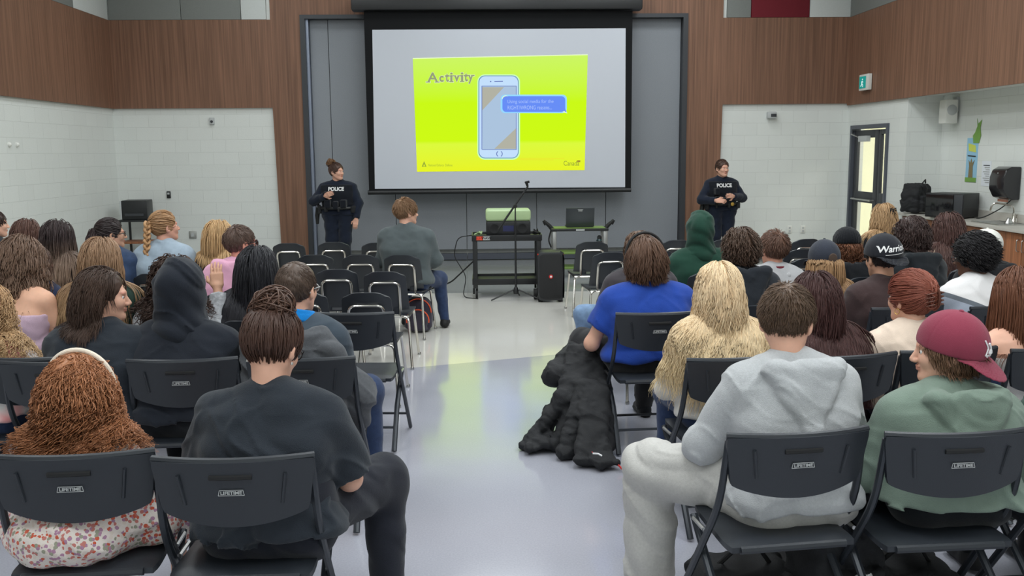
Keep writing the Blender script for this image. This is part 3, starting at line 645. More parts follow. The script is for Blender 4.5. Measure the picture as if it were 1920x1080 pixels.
def make_folding():
    t = empty('folding_chair', (0, 0, 0))
    def bf(u, w):
        top = .835-.004*u*u; bot = .615+.045*u*u; z = bot+(top-bot)*w
        x = u*(.236+.026*w)*(1-.03*(abs(u)**8)*(1 if .1 < w < .9 else 1.6)); return (x, back_y(x, z)+.004, z), (0, 1, .16)
    V, F = grid_shell(bf, 18, 8, .016)
    b = MB().add(V, F)
    # rolled top lip
    b.tube([(x, back_y(x, .835)+.012, .834) for x in np.linspace(-.25, .25, 13)], .0125, 8)
    bk = b.build('backrest', M['seatp'], t)
    # hand slot and side ribs pressed into the panel
    q = MB()
    for z, zz in ((.785, .0),): q.tube([(x, back_y(x, z)-.004, z) for x in np.linspace(-.065, .065, 7)], .009, 6)
    q.build('hand_slot', M['rub'], bk)
    for s in (-1, 1): MB().tube([(s*.165, back_y(.165, .8)-.006, .79), (s*.15, back_y(.15, .68)-.006, .69)], .006, 6).build('rib', M['seatp'], bk)
    V, F = text_verts('LIFETIME', .015, bold=.0005)
    me = [(x*1.15, back_y(0, .735)-.0115+.05*((x)/.23)**2, .735+y) for x, y, z in V]
    lb = MB(); n0 = len(me)
    fr = [(-.04, -.0085), (.04, -.0085), (.036, .0085), (-.036, .0085)]
    lb.add(me, F)
    for i in range(4):
        a, b2 = fr[i], fr[(i+1) % 4]; lb.tube([(a[0], back_y(0, .735)-.011+.05*(a[0]/.23)**2, .735+a[1]), (b2[0], back_y(0, .735)-.011+.05*(b2[0]/.23)**2, .735+b2[1])], .0011, 5)
    lb.build('maker_label', M['labelw'], bk, smooth=False)
    def sf(u, w):
        y = -.215+.42*w; e = max(abs(u)**6, abs(2*w-1)**6)
        x = u*(.222-.02*(w-.5)-.012*abs(2*w-1)**6); return (x, y, .448-.012*(1-u*u)*(1-(2*w-1)**2)-.016*e), (0, 0, 1)
    V, F = grid_shell(sf, 14, 14, .02)
    st_ = MB().add(V, F); st_.tube([(x, -.213, .43) for x in np.linspace(-.19, .19, 9)], .014, 8); st_.build('seat', M['seatp'], t)
    for s in (-1, 1):
        MB().tube(bend([(s*.238, back_y(.24, .81)+.02, .815), (s*.248, -.165, .58), (s*.262, .235, .012)], .1, 5), .0125, 8, flat=1.25).build('leg', M['tube'], t)
        MB().tube([(s*.234, .12, .43), (s*.235, -.1, .25), (s*.238, -.275, .012)], .0125, 8, flat=1.25).build('leg', M['tube'], t)
        MB().tube([(s*.247, -.02, .43), (s*.247, .09, .43)], .008, 6).build('hinge', M['steel'], t)
    MB().tube([(-.236, -.18, .13), (.236, -.18, .13)], .008, 8).build('crossbar', M['tube'], t)
    MB().tube([(-.258, .165, .12), (.258, .165, .12)], .008, 8).build('crossbar', M['tube'], t)
    return t
def make_school():
    t = empty('school_chair', (0, 0, 0))
    def bf(u, w):
        z = .475+.335*w; hw = .19-.02*w-.0*w; r = 1-(abs(u)**7)*.12*(w > .85)
        x = u*hw*(1 if w < .86 else (1-.28*((w-.86)/.14)**2.2)); y = -.17-.09*w+.045*u*u*(1-.3*w); return (x, y, z-.02*(u**4)*(w > .8)*(w-.8)/.2), (0, 1, .22)
    V, F = grid_shell(bf, 14, 14, .012); MB().add(V, F).build('backrest', M['shell'], t)
    for s in (-1, 1): MB().tube([(s*.085, -.165, .44), (s*.085, -.168, .5)], .03, 8, flat=.4).build('shell_neck', M['shell'], t)
    def sf(u, w):
        y = -.19+.41*w; e = 1-.1*abs(2*w-1)**6; x = u*(.2+.015*w)*e
        return (x, y, .448-.014*(1-u*u)*(1-(2*w-1)**2)-(.03*((w-.85)/.15)**2 if w > .85 else 0)), (0, 0, 1)
    V, F = grid_shell(sf, 12, 12, .013); MB().add(V, F).build('seat', M['shell'], t)
    yb = lambda z: -.17-.09*(z-.475)/.335-.012
    MB().tube(bend([(-.122, -.2, .425), (-.122, yb(.5)-.006, .5), (-.122, yb(.72), .715), (.122, yb(.72), .715), (.122, yb(.5)-.006, .5), (.122, -.2, .425)], .05, 5), .0105, 10).build('back_loop', M['chrome'], t)
    for s in (-1, 1):
        MB().tube(bend([(s*.215, .27, .012), (s*.185, .2, .425), (s*.185, -.2, .425)], .045, 5), .0115, 10).build('leg', M['chrome'], t)
        MB().tube(bend([(s*.13, -.2, .425), (s*.185, -.2, .425), (s*.22, -.31, .012)], .045, 5), .0115, 10).build('leg', M['chrome'], t)
        for y_ in (.27, -.31): MB().lathe([(.015, 0), (.016, .015), (.013, .022)], (s*.22, y_, 0), 10).build('foot_cap', M['steel'], t)
    MB().tube([(-.19, -.2, .425), (.19, -.2, .425)], .0105, 8).build('crossbar', M['chrome'], t)
    return t
fold0 = make_folding(); school0 = make_school(); used = {}
def chair(kind, x, y, rz, label, group=None):
    src = fold0 if kind == 'f' else school0
    o = src if kind not in used else copy_tree(src); used[kind] = 1
    o.location = (x, y, 0); o.rotation_euler = (0, 0, rz); o['category'] = 'chair'; o['label'] = label
    o['group'] = 'black folding chairs' if kind == 'f' else 'chrome-framed school chairs'
    return o
# ------------------------------------------------------------------ distance-field modelling
def rc(P, a, b, ra, rb):
    a = np.asarray(a, np.float32); b = np.asarray(b, np.float32); d = b-a
    t = np.clip(((P-a)@d)/(d@d+1e-9), 0, 1); q = P-a-t[:, None]*d
    return np.sqrt((q*q).sum(1))-(ra+(rb-ra)*t)
def ell(P, c, r, Rm=None):
    q = P-np.asarray(c, np.float32)
    if Rm is not None: q = q@Rm
    r = np.asarray(r, np.float32); k0 = np.sqrt(((q/r)**2).sum(1)); k1 = np.sqrt(((q/r**2)**2).sum(1))+1e-6
    return k0*(k0-1)/k1
def slab(P, a, b, wa, wb, ra, rb, X=(1, 0, 0)):
    a = np.asarray(a, np.float32); b = np.asarray(b, np.float32); d = b-a; X = np.asarray(X, np.float32)
    t = np.clip(((P-a)@d)/(d@d+1e-9), 0, 1); q = P-a-t[:, None]*d; x = q@X; w = wa+(wb-wa)*t
    q = q+(-np.clip(x, -w, w))[:, None]*X
    return np.sqrt((q*q).sum(1))-(ra+(rb-ra)*t)
def smin(a, b, k):
    h = np.clip(.5+.5*(b-a)/k, 0, 1); return b*(1-h)+a*h-k*h*(1-h)
def smax(a, b, k): return -smin(-a, -b, k)
def sminl(L, k):
    d = L[0]
    for x in L[1:]: d = smin(d, x, k)
    return d
def folds(P, amp, sc, seed=0, ridg=1):
    s = seed*1.7; x, y, z = P[:, 0]*sc, P[:, 1]*sc, P[:, 2]*sc
    wx = np.sin(y*1.3+z*.9+s)*.9; wz = np.sin(x*1.1+s*2)*1.1+np.sin(y*1.7-s)*.6
    a = np.sin(z*1.6+wz+x*.5+s)*np.cos(x*.8+wx-s*.5); b = np.sin((x+z)*1.3+wx*1.4+s*3)
    n = .65*a+.35*b; c = np.sin((z*2.3+x*.9)+wz*1.3+s)*np.sin(x*1.1+z*.5+wx*1.5+s*2)
    return amp*((1-np.abs(n)*2 if ridg else n)-.8*np.exp(-(c/.16)**2)*np.clip(n+.6, 0, 1))
def mesh_sdf(f, lo, hi, h, B=6):
    lo = np.array(lo, np.float32); n = np.ceil((np.array(hi)-lo)/h).astype(int); nb = (n+B-1)//B; n = nb*B
    bi = np.stack(np.meshgrid(*[np.arange(k) for k in nb], indexing='ij'), -1).reshape(-1, 3)
    c = f((lo+(bi*B+B/2)*h).astype(np.float32)); act = np.abs(c) < B*h*.87*1.25+.02
    D = np.empty(n+1, np.float32)
    sgn = np.where(c < 0, -1., 1.).astype(np.float32).reshape(nb)
    D[:-1, :-1, :-1] = np.repeat(np.repeat(np.repeat(sgn, B, 0), B, 1), B, 2); D[-1] = 1; D[:, -1] = 1; D[:, :, -1] = 1
    o = np.stack(np.meshgrid(*[np.arange(B+1)]*3, indexing='ij'), -1).reshape(-1, 3)
    ab = bi[act]
    for k in range(0, len(ab), 600):
        I = (ab[k:k+600, None, :]*B+o[None]).reshape(-1, 3)
        D[I[:, 0], I[:, 1], I[:, 2]] = f((lo+I*h).astype(np.float32))
    D[0] = 1; D[:, 0] = 1; D[:, :, 0] = 1; D[-1] = 1; D[:, -1] = 1; D[:, :, -1] = 1
    ins = D < 0
    cnt = sum(ins[i:i+n[0], j:j+n[1], k:k+n[2]].astype(np.int8) for i in (0, 1) for j in (0, 1) for k in (0, 1))
    cells = np.argwhere((cnt > 0) & (cnt < 8))
    idx = np.full(n, -1, np.int32); idx[tuple(cells.T)] = np.arange(len(cells))
    co = np.array([(i, j, k) for i in (0, 1) for j in (0, 1) for k in (0, 1)])
    v = np.stack([D[cells[:, 0]+a, cells[:, 1]+b, cells[:, 2]+g] for a, b, g in co], 1)
    acc = np.zeros((len(cells), 3)); w = np.zeros(len(cells))
    for a in range(8):
        for b in range(a+1, 8):
            if np.abs(co[a]-co[b]).sum() == 1:
                m = (v[:, a] < 0) != (v[:, b] < 0); t = v[:, a]/(v[:, a]-v[:, b]+1e-12)
                t = np.where(m, t, 0); acc += np.where(m[:, None], co[a]+t[:, None]*(co[b]-co[a]), 0); w += m
    V = lo+(cells+acc/w[:, None])*h
    F = []
    for ax in range(3):
        e = [1, 1, 1]; e[ax] = 0; sl_ = [slice(0, n[i]) for i in range(3)]; s2 = list(sl_); s2[ax] = slice(1, n[ax]+1)
        A = ins[tuple(sl_)]; Bb = ins[tuple(s2)]; E_ = np.argwhere(A != Bb); E_ = E_[(E_ > 0).all(1)]
        if not len(E_): continue
        u, w_ = [(1, 2), (2, 0), (0, 1)][ax]; du = np.eye(3, dtype=int)[u]; dw = np.eye(3, dtype=int)[w_]
        q = np.stack([idx[tuple((E_-du-dw).T)], idx[tuple((E_-dw).T)], idx[tuple(E_.T)], idx[tuple((E_-du).T)]], 1)
        fl = A[tuple(E_.T)]; q = np.where(fl[:, None], q, q[:, ::-1]); F.append(q[(q >= 0).all(1)])
    return V, np.concatenate(F)
def sdf_obj(name, f, lo, hi, h, m, parent=None, tone=None, **k):
    V, F = mesh_sdf(f, lo, hi, h)
    return link_mesh(name, np_mesh(name, V, F, tone=None if tone is None else tone(V)), m, parent, **k)
def strands(S_, r, sides=3):           # S_ (N,K,3) polylines, r (N,K) radii -> tube mesh arrays
    N_, K, _ = S_.shape; T = np.gradient(S_, axis=1); T /= np.linalg.norm(T, axis=2, keepdims=True)+1e-9
    up = np.array([.31, .17, .93]); X = np.cross(T, up); X /= np.linalg.norm(X, axis=2, keepdims=True)+1e-9; Y = np.cross(T, X)
    V = np.stack([S_+r[..., None]*(X*math.cos(2*math.pi*k/sides)+Y*math.sin(2*math.pi*k/sides)) for k in range(sides)], 2)
    i = np.arange(N_*K*sides).reshape(N_, K, sides)
    F = [np.stack([i[:, :-1, k], i[:, :-1, (k+1) % sides], i[:, 1:, (k+1) % sides], i[:, 1:, k]], -1).reshape(-1, 4) for k in range(sides)]
    return V.reshape(-1, 3), np.concatenate(F)
# ------------------------------------------------------------------ people
SKIN = {}
def skinmat(c):
    k = tuple(c)
    if k not in SKIN:
        m = mat('skin', c, .55, spec=.35, noise=.05, nscale=25); N, L, b = nodes(m)
        b.inputs['Subsurface Weight'].default_value = .08; b.inputs['Subsurface Radius'].default_value = (.02, .008, .004)
        a = N.new('ShaderNodeAttribute'); a.attribute_name = 'tone'; x = N.new('ShaderNodeMixRGB')
        l = b.inputs['Base Color'].links[0].from_socket; L.new(l, x.inputs[1]); x.inputs[2].default_value = srgb((c[0]*.8, c[1]*.52, c[2]*.55))
        L.new(a.outputs['Fac'], x.inputs[0]); L.new(x.outputs[0], b.inputs['Base Color']); SKIN[k] = m
    return SKIN[k]
FAIR, TAN, DARK = (222, 172, 148), (205, 158, 132), (98, 68, 54)
M['eyew'] = mat('eye_white', (225, 222, 218), .2); M['iris'] = mat('iris', (52, 40, 34), .15)
def head_sdf(P):                       # head-space, metres
    d = ell(P, (0, -.014, .028), (.077, .097, .093))
    d = smin(d, ell(P, (0, .028, -.03), (.059, .062, .085)), .03)
    for s in (-1, 1):
        d = smin(d, rc(P, (s*.05, .0, -.045), (s*.02, .062, -.09), .02, .018), .03)
        d = smin(d, ell(P, (s*.034, .062, -.022), (.026, .024, .026)), .02)
        d = smax(d, -ell(P, (s*.031, .1, .004), (.02, .014, .012)), .012)
        ear = ell(P, (s*.08, -.006, -.008), (.012, .022, .033), rotm(R(12), 0, s*R(-22)).T); ear = smax(ear, -ell(P, (s*.09, .0, -.006), (.01, .012, .02)), .006)
        d = smin(d, ear, .008)
    d = smin(d, ell(P, (0, .08, .024), (.045, .014, .01)), .014)
    d = smin(d, rc(P, (0, .086, .012), (0, .108, -.026), .008, .011), .01)
    for s in (-1, 1): d = smin(d, ell(P, (s*.012, .1, -.03), (.008, .01, .008)), .006)
    d = smin(d, ell(P, (0, .088, -.05), (.022, .012, .006)), .006); d = smin(d, ell(P, (0, .087, -.06), (.019, .012, .007)), .004)
    d = smin(d, ell(P, (0, .074, -.09), (.02, .018, .018)), .018)
    return d
def cap_sdf(P, o=.0, nape=-.07, fr=.05):
    d = ell(P, (0, -.018, .034), (.083+o, .102+o, .097+o))
    d = smax(d, -ell(P, (0, .115, -.045), (.078+o, .083, .118)), .012)
    d = smax(d, nape-P[:, 2], .01)
    for s in (-1, 1): d = smax(d, -ell(P, (s*.095, .02, -.045), (.03, .045, .055)), .008)
    return d
class Person:
    def __init__(s, label, u, v, Y, rz=0, hy=0, hp=0, hr=0, lean=4, wd=1., inf=.012, skin=FAIR, seat=.455, sc=1., stand=False, knees=None, feet=None, arms=None, hlen=1.):
        s.h = .0075 if Y < 3.6 else (.009 if Y < 4.8 else (.011 if Y < 6.2 else .014)); s.near = Y; s.sc = sc; s.wd = wd; s.inf = inf; s.skin = skin
        s.rz = R(rz); top = atY(u, v, Y); zt = float(top[2]); la = R(lean); s.la = la; s.hsc = 1.04*hlen
        s.stand = stand
        hz = .93*sc if stand else seat+.095
        c_head = .125*s.hsc
        neck = .165
        dn = np.array([0, math.sin(la*.6+.18), math.cos(la*.6+.18)])
        T_ = (zt-c_head-hz-neck*dn[2])/math.cos(la)
        s.hip = np.array([0, -.03, hz]); s.N = s.hip+T_*np.array([0, math.sin(la), math.cos(la)])
        s.hc = s.N+neck*dn; s.Tn = T_
        s.HR = rotm(0, 0, R(hy))@rotm(R(hp), R(hr), 0)       # columns: head axes in person space
        rz_ = rotm(0, 0, s.rz); base = np.array([top[0], top[1], 0])-rz_@np.array([s.hc[0], s.hc[1], 0])
        s.x, s.y = base[0], base[1]; s.zt = zt
        s.root = empty('person', (s.x, s.y, 0), s.rz, label=label, category='person')
        sh = .155*wd*sc+.012; s.sh = [s.N+np.array([k*sh, -.005, -.075]) for k in (-1, 1)]
        A = arms or {}
        if stand: dfe = [(k*(sh+.08), .0, -.36) for k in (-1, 1)]; dfh = [(k*(sh+.05), .1, -.6) for k in (-1, 1)]
        else: dfe = [(k*(sh+.055), .07, -.315) for k in (-1, 1)]; dfh = None
        s.el = []; s.wr = []; s.hd = []
        for i, k in enumerate((-1, 1)):
            e, wv = A.get(i, (None, None))
            e = s.N+np.array(e if e is not None else dfe[i])
            if wv is None: wv = s.N+np.array(dfh[i]) if stand else np.array([k*.1, .27, hz+.1])
            else: wv = s.N+np.array(wv)
            s.el.append(e); s.wr.append(wv)
        if stand:
            s.kn = [np.array([k*.1, .03, .5*sc]) for k in (-1, 1)]; s.an = [np.array([k*.11, -.01, .09]) for k in (-1, 1)]
        else:
            kn = knees or [(-.13, .42), (.13, .42)]; s.kn = [np.array([a[0], a[1], (a[2] if len(a) > 2 else .5)]) for a in kn]
            ft = feet or [(-.13, .44), (.13, .44)]; s.an = [np.array([a[0], a[1], .085]) for a in ft]
        s.hj = [s.hip+np.array([k*.085*wd, .03, -.005]) for k in (-1, 1)]
    # torso field: inflated by inf
    def torso(s, P, g, t0=-.09, t1=1.0, flare=0):
        X = s.hip; D_ = s.N-s.hip; wd = s.wd; q = .5+.5*wd
        sec = [(-.02, .085*wd, .115*q+flare), (.28, .07*wd, .1*q), (.58, .09*wd, .103*q), (.84, .105*wd, .078), (1.0, .025, .054)]
        L = []
        pt = lambda t: X+D_*t+np.array([0, -.02*math.sin(math.pi*min(1, max(0, t))), 0])
        for (ta, wa, ra), (tb, wb, rb) in zip(sec[:-1], sec[1:]): L.append(slab(P, pt(ta), pt(tb), wa, wb, ra+g, rb+g))
        d = sminl(L, .04)
        for i, k in enumerate((-1, 1)): d = smin(d, rc(P, s.N+np.array([k*.05, -.01, -.025]), s.sh[i], .045+g, .056+g*.8), .04)
        cut = (X+D_*t0)
        if t0 > -.5: d = smax(d, (cut-P)@nrm(D_), .012)
        return d
    def arms_f(s, P, g, up=1., fo=1., only=None, sag=0):
        L = []
        q = .6+.4*s.wd
        for i in (0, 1):
            a, e, w = s.sh[i], s.el[i], s.wr[i]
            if up < 1:
                e2 = a+(e-a)*up; d = rc(P, a, e2, .056*q+g, .052*q+g+.008); d = smax(d, (P-e2)@nrm(e-a), .006); L.append(d)
            else:
                d = rc(P, a, e, .05*q+g, .041*q+g)
                if fo > 0:
                    w2 = e+(w-e)*fo; d2 = rc(P, e, w2, .044*q+g, .031+g); d2 = smax(d2, (P-w2)@nrm(w-e), .006); d = smin(d, d2, .03)
                L.append(d)
        return np.minimum(L[0], L[1])
    def legs_f(s, P, g, flare=0, q=None):
        L = []; q = q or (.65+.35*s.wd)
        for i in (0, 1):
            h_, k_, a_ = s.hj[i], s.kn[i], s.an[i]
            if s.stand: d = rc(P, h_, k_, .088*q+g, .062*q+g)
            else: d = rc(P, h_, k_, .084*q+g, .063*q+g)
            d = smin(d, rc(P, k_, a_, .056*q+g, .04+g*.8+flare), .04); d = smax(d, a_[2]-.03-P[:, 2], .008); L.append(d)
        return smin(L[0], L[1], .03)
    def to_head(s, P): return ((P-s.hc)@s.HR)/s.hsc
    def from_head(s, Q): return (np.asarray(Q)*s.hsc)@s.HR.T+s.hc
    def box(s, pad=.1):
        pts = np.array([s.hip, s.N, s.hc]+s.sh+s.el+s.wr+s.kn+s.an); lo = pts.min(0)-pad; hi = pts.max(0)+pad; lo[1] -= .14; hi[2] += .02; return lo, hi
    def body(s, bare=None):
        """one mesh: fine head, trunk, arms and hands"""
        sk = skinmat(s.skin)
        hh = .0045 if s.near < 4.8 else (.006 if s.near < 9 else .0065)
        nk0 = s.hc+s.HR@np.array([0, -.02, -.04])*s.hsc; nk1 = s.N+np.array([0, -.005, -.03]); nr = .053+.01*(s.wd-1)
        def fh(P):
            return smin(head_sdf(s.to_head(P))*s.hsc, rc(P, nk0, nk1, nr, nr+.008), .02)
        lo, hi = s.hc-.15, s.hc+.15; lo[2] = s.N[2]-.06
        V, F = mesh_sdf(fh, lo, hi, hh)
        Q = s.to_head(V); lip = np.clip(1-ell(Q, (0, .095, -.056), (.023, .016, .011))/.006, 0, 1)*.5
        brow = sum(np.clip(1-ell(Q, (k*.033, .085, .026), (.02, .02, .0045))/.004, 0, 1) for k in (-1, 1))*.45
        tone = np.clip(lip+brow, 0, 1); Vs = [V]; Fs = [F]; Ts = [tone]; n = len(V)
        g = bare if bare is not None else -.02
        def fb(P):
            d = smin(s.torso(P, g, -.02), s.arms_f(P, (g if bare is not None else -.004)), .03)
            return smin(d, s.legs_f(P, -.016), .03)
        lo, hi = s.box(.13); V, F = mesh_sdf(fb, lo, hi, max(s.h, .01) if bare is None else s.h)
        Vs.append(V); Fs.append(F+n); Ts.append(np.zeros(len(V))); n += len(V)
        for i, k in enumerate((-1, 1)):
            f, lo, hi = s.hand(i); V, F = mesh_sdf(f, lo, hi, .0035 if s.near < 3.6 else .005, 8)
            Vs.append(V); Fs.append(F+n); Ts.append(np.zeros(len(V))); n += len(V)
        me = np_mesh('body', np.concatenate(Vs), np.concatenate(Fs), tone=np.concatenate(Ts))
        o = link_mesh('body', me, sk, s.root)
        if True:
            for k in (-1, 1):
                for nm, r_, yy, mm in (('eye', .0102, .0775, 'eyew'), ('iris', .0062, .0828, 'iris')):
                    mb = MB().lathe([(r_*math.sin(R(a)), -r_*math.cos(R(a))) for a in (10, 40, 70, 100, 130, 170)], (k*.031, yy, .004), 10)
                    mb.v = [tuple(p) for p in s.from_head(np.array(mb.v))]; e = mb.build(nm, M[mm], s.root if nm == 'eye' else le)
                    le = e
        return o
    def hand(s, i, curl=None):
        k = (-1, 1)[i]; w, e = s.wr[i], s.el[i]; d = nrm(w-e)
        pn = getattr(s, 'palm', {}).get(i); nn_ = nrm(pn) if pn is not None else nrm(np.cross(d, (k, 0, 0))); n = nn_ if pn is not None else (nn_ if nn_[2] < 0 else -nn_)
        n = nrm(n-d*(n@d)); x = np.cross(d, n)*1.0; x = x if (x@np.array([-k, 0, 0])) > 0 or pn is not None else -x   # x: toward the thumb
        if pn is not None and (x@np.array([-k, 0, 0])) < 0 and abs(x[0]) > .3: x = -x
        cu = curl if curl is not None else getattr(s, 'curl', {}).get(i, .5)
        segs = []
        for j, (off, L_) in enumerate(((.027, .07), (.009, .078), (-.009, .073), (-.026, .058))):
            b = w+d*.085+x*off; dirs = [nrm(d+n*cu*.5+x*off*2.5), nrm(d+n*cu*1.4+x*off*2), nrm(d+n*cu*2.6)]
            p = b
            for m_, (q_, fr_) in enumerate(zip(dirs, (.45, .3, .25))): p2 = p+q_*L_*fr_; segs.append((p, p2, .0092-.001*m_, .0084-.001*m_)); p = p2
        tb = w+d*.025+x*.03; p1 = tb+nrm(d*.7+x*.8+n*.3)*.038; p2 = p1+nrm(d+x*.25+n*.4)*.03; segs += [(tb, p1, .0125, .0105), (p1, p2, .0105, .0085)]
        def f(P):
            dd = smin(rc(P, w-d*.05, w+d*.01, .029, .026), slab(P, w+d*.02, w+d*.082, .024, .029, .0145, .0125, x), .02)
            for (a, b, ra, rb) in segs[-2:]: dd = smin(dd, rc(P, a, b, ra, rb), .01)
            m2 = None
            for a, b, ra, rb in segs[:-2]:
                v = rc(P, a, b, ra, rb); m2 = v if m2 is None else np.minimum(m2, v)
            return smin(dd, m2, .005)
        c = w+d*.05; return f, c-.16, c+.16
    def garment(s, name, f, m, h=None, pad=.16, tone=None, lo=None, hi=None):
        l, u = s.box(pad); l = l if lo is None else lo; u = u if hi is None else hi
        return sdf_obj(name, f, l, u, h or s.h, m, s.root, tone)
    def top(s, name, m, sleeve='long', hem=-.1, g=None, amp=.004, fs=11, hood=None, collar=None, strapless=False, seed=1, flare=.01, fo=.97, neckcut=None):
        g = s.inf if g is None else g
        k = s.N
        def f(P):
            d = s.torso(P, g, hem, flare=flare)
            if sleeve == 'long': d = smin(d, s.arms_f(P, g, 1, fo), .035)
            elif sleeve == 'short': d = smin(d, s.arms_f(P, g, .62), .03)
            elif sleeve == 'elbow': d = smin(d, s.arms_f(P, g+.006, .92), .03)
            if strapless: d = smax(d, (P-(s.hip+(s.N-s.hip)*.66))@nrm(s.N-s.hip), .008)
            if neckcut: d = smax(d, -rc(P, k+np.array([0, 0, -.01]), k+np.array([0, .01, .12]), neckcut, neckcut), .01)
            if collar:                 # ribbed neckband / shirt collar
                c = k+np.array([0, .0, collar[1]]); q = P-c; rr_ = np.sqrt((q[:, 0]/1.0)**2+(q[:, 1]*1.05)**2)-collar[0]
                d = smin(d, np.sqrt(rr_**2+(np.maximum(0, np.abs(q[:, 2]+q[:, 1]*.25)-collar[2]))**2)-.009, .008)
            if hood == 'down':
                for sx in (-1, 1):
                    d = smin(d, rc(P, k+np.array([sx*.062, .085, -.035]), k+np.array([sx*.102, .0, .01]), .022, .032), .02)
                    d = smin(d, rc(P, k+np.array([sx*.108, .0, .012]), k+np.array([sx*.09, -.1, .02]), .034, .042), .015)
                a, b2 = k+np.array([0, -.118, .02]), k+np.array([0, -.18, -.19])
                bag = slab(P, a, b2, .115, .012, .046, .03); bag = smax(bag, -slab(P, a+np.array([0, .03, .05]), a+np.array([0, .01, .0]), .07, .05, .022, .02), .015)
                d = smin(d, bag+folds(P, amp*.8, fs*1.7, seed+3), .006)
            amp_ = folds(P, amp, fs, seed)
            if amp > .003:             # bunching above the lap and at the elbows
                low = np.clip(1-(P[:, 2]-s.hip[2]-.02)/.16, 0, 1); amp_ = amp_*(1+.9*low)
            return d+amp_
        s.ftop = f
        return s.garment(name, f, m)
    def pants(s, m, g=.012, flare=0, amp=.005, seed=2, fs=12, q=None):
        def f(P):
            d = smin(s.legs_f(P, g, flare, q), slab(P, s.hip+np.array([0, .0, .1]), s.hip+np.array([0, .0, -.02]), .08*s.wd, .095*s.wd, .085+g, .1+g), .05)
            d = smin(d, slab(P, s.hip+np.array([0, -.005, .08]), s.hip+np.array([0, -.005, -.03]), .085*s.wd, .09*s.wd, .1*(.5+.5*s.wd)+g*.5, .1*(.5+.5*s.wd)+g*.5), .03)
            return d+folds(P, amp, fs, seed)
        return s.garment('trousers', f, m, h=s.h*1.25, pad=.14)
    def shoes(s, m=None, sole=None):
        m = m or M['rub']
        for i in (0, 1):
            a = s.an[i]; y = np.array([0, 1, 0])
            def f(P):
                d = smin(rc(P, a+(0, -.035, -.045), a+(0, .13, -.05), .038, .036), rc(P, a+(0, 0, .02), a+(0, 0, -.04), .042, .044), .03); return smax(d, .012-P[:, 2], .008)
            o = sdf_obj('shoe', f, a-.22, a+.24, max(.008, s.h*.8), m, s.root)
            if sole:
                def g(P):
                    d = rc(P, a+(0, -.035, -.05), a+(0, .13, -.05), .045, .042); return smax(smax(d, P[:, 2]-.03, .004), .002-P[:, 2], .002)
                sdf_obj('sole', g, a-.24, a+.24, .008, sole, o)
    # --- hair
    def roots(s, n, rng, nape=-.06, front=.05):
        out = []; cnt = 0
        while cnt < n:
            d = rng.normal(size=(n*3, 3)); d /= np.linalg.norm(d, axis=1, keepdims=True)
            q = np.array([0, -.018, .034])+d*np.array([.081, .1, .095])
            ok = (cap_sdf(q.astype(np.float32), .0, nape) < .004)
            out.append(q[ok]); cnt += ok.sum()
        return np.concatenate(out)[:n]
    def hair_cap(s, m, o=.004, nape=-.07, amp=.003, parent=None, name='hair', extra=None, h=None):
        def f(P):
            q = s.to_head(P); d = cap_sdf(q, o, nape)*s.hsc
            if extra: d = smin(d, extra(P, q), .02)
            return d+folds(P, amp, 40, 3)
        V, F = mesh_sdf(f, s.hc-.24, s.hc+.24, h or (.006 if s.near < 5 else .008)); return V, F
    def hair(s, m, style='short', n=None, L=.04, seed=1, vol=.01, wave=0, wl=.09, part=0., cap=.004, nape=-.07, r=None, droop=.36, comb=(0, .6, -.3), lenvar=.15, hat=None, bun=None, steps=None, stiff=0, tuck=0, flat=0, fr=None):
        rng = np.random.default_rng(seed); near = s.near
        n = n or int({'long': 3400, 'short': 2200, 'curl': 900, 'bun': 1300}[style]*(1 if near < 3.6 else .8 if near < 4.8 else .5 if near < 7 else .35))
        r = r or {'long': .0018, 'short': .0014, 'curl': .002, 'bun': .0022}[style]*(1 if near < 4.8 else 1.4 if near < 7 else 1.8)
        V0, F0 = s.hair_cap(m, cap, nape)
        q = s.roots(n, rng, nape)
        if fr is not None: q = q[(q[:, 1] < fr) | (q[:, 2] > .1)]; n = len(q)
        c0 = np.array([0, -.018, .034])
        nq = (q-c0)/np.array([.081, .1, .095])**2; nq /= np.linalg.norm(nq, axis=1, keepdims=True)
        if style == 'short':
            K = 5; cb = np.array(comb, float); wh = q-np.array([0.01, -.06, .12]); wh /= np.linalg.norm(wh, axis=1, keepdims=True)
            t = cb*np.clip((q[:, 2:3]-.06)/.05, 0, 1)+wh*1.0*(1-np.clip((q[:, 2:3]-.09)/.05, 0, 1))+rng.normal(size=q.shape)*.28
            t -= nq*(t*nq).sum(1, keepdims=True); t /= np.linalg.norm(t, axis=1, keepdims=True)
            side = np.clip((.05-q[:, 2:3])/.1, 0, 1); Ls = L*(1+rng.uniform(-lenvar, lenvar, (n, 1)))*(1-.55*side)
            P = [q]; dirv = t+nq*(.55-.4*side)*(vol/.01)
            for k_ in range(1, K):
                dirv = dirv+np.array([0, 0, -.22]); dirv /= np.linalg.norm(dirv, axis=1, keepdims=True)
                p2 = P[-1]+dirv*Ls/(K-1)
                e = (p2-c0)/np.array([.083, .102, .097]); l_ = np.linalg.norm(e, axis=1, keepdims=True); p2 = np.where(l_ < 1.03, c0+(p2-c0)/l_*1.03, p2); P.append(p2)
            S_ = np.stack(P, 1); S_ = s.from_head(S_.reshape(-1, 3)).reshape(n, K, 3)
            if wave: 
                ph = rng.uniform(0, 6.28, (n, 1, 3)); tt = np.linspace(0, 1, K)[None, :, None]; S_ = S_+wave*np.sin(tt*7+ph)*tt
        elif style == 'bun':
            K = 9; B_ = np.array(bun); tt = np.linspace(0, 1, K); P = []
            db = B_-c0; db = db/np.array([.083, .102, .097]); db /= np.linalg.norm(db); dq = (q-c0)/np.array([.081, .1, .095]); dq /= np.linalg.norm(dq, axis=1, keepdims=True)
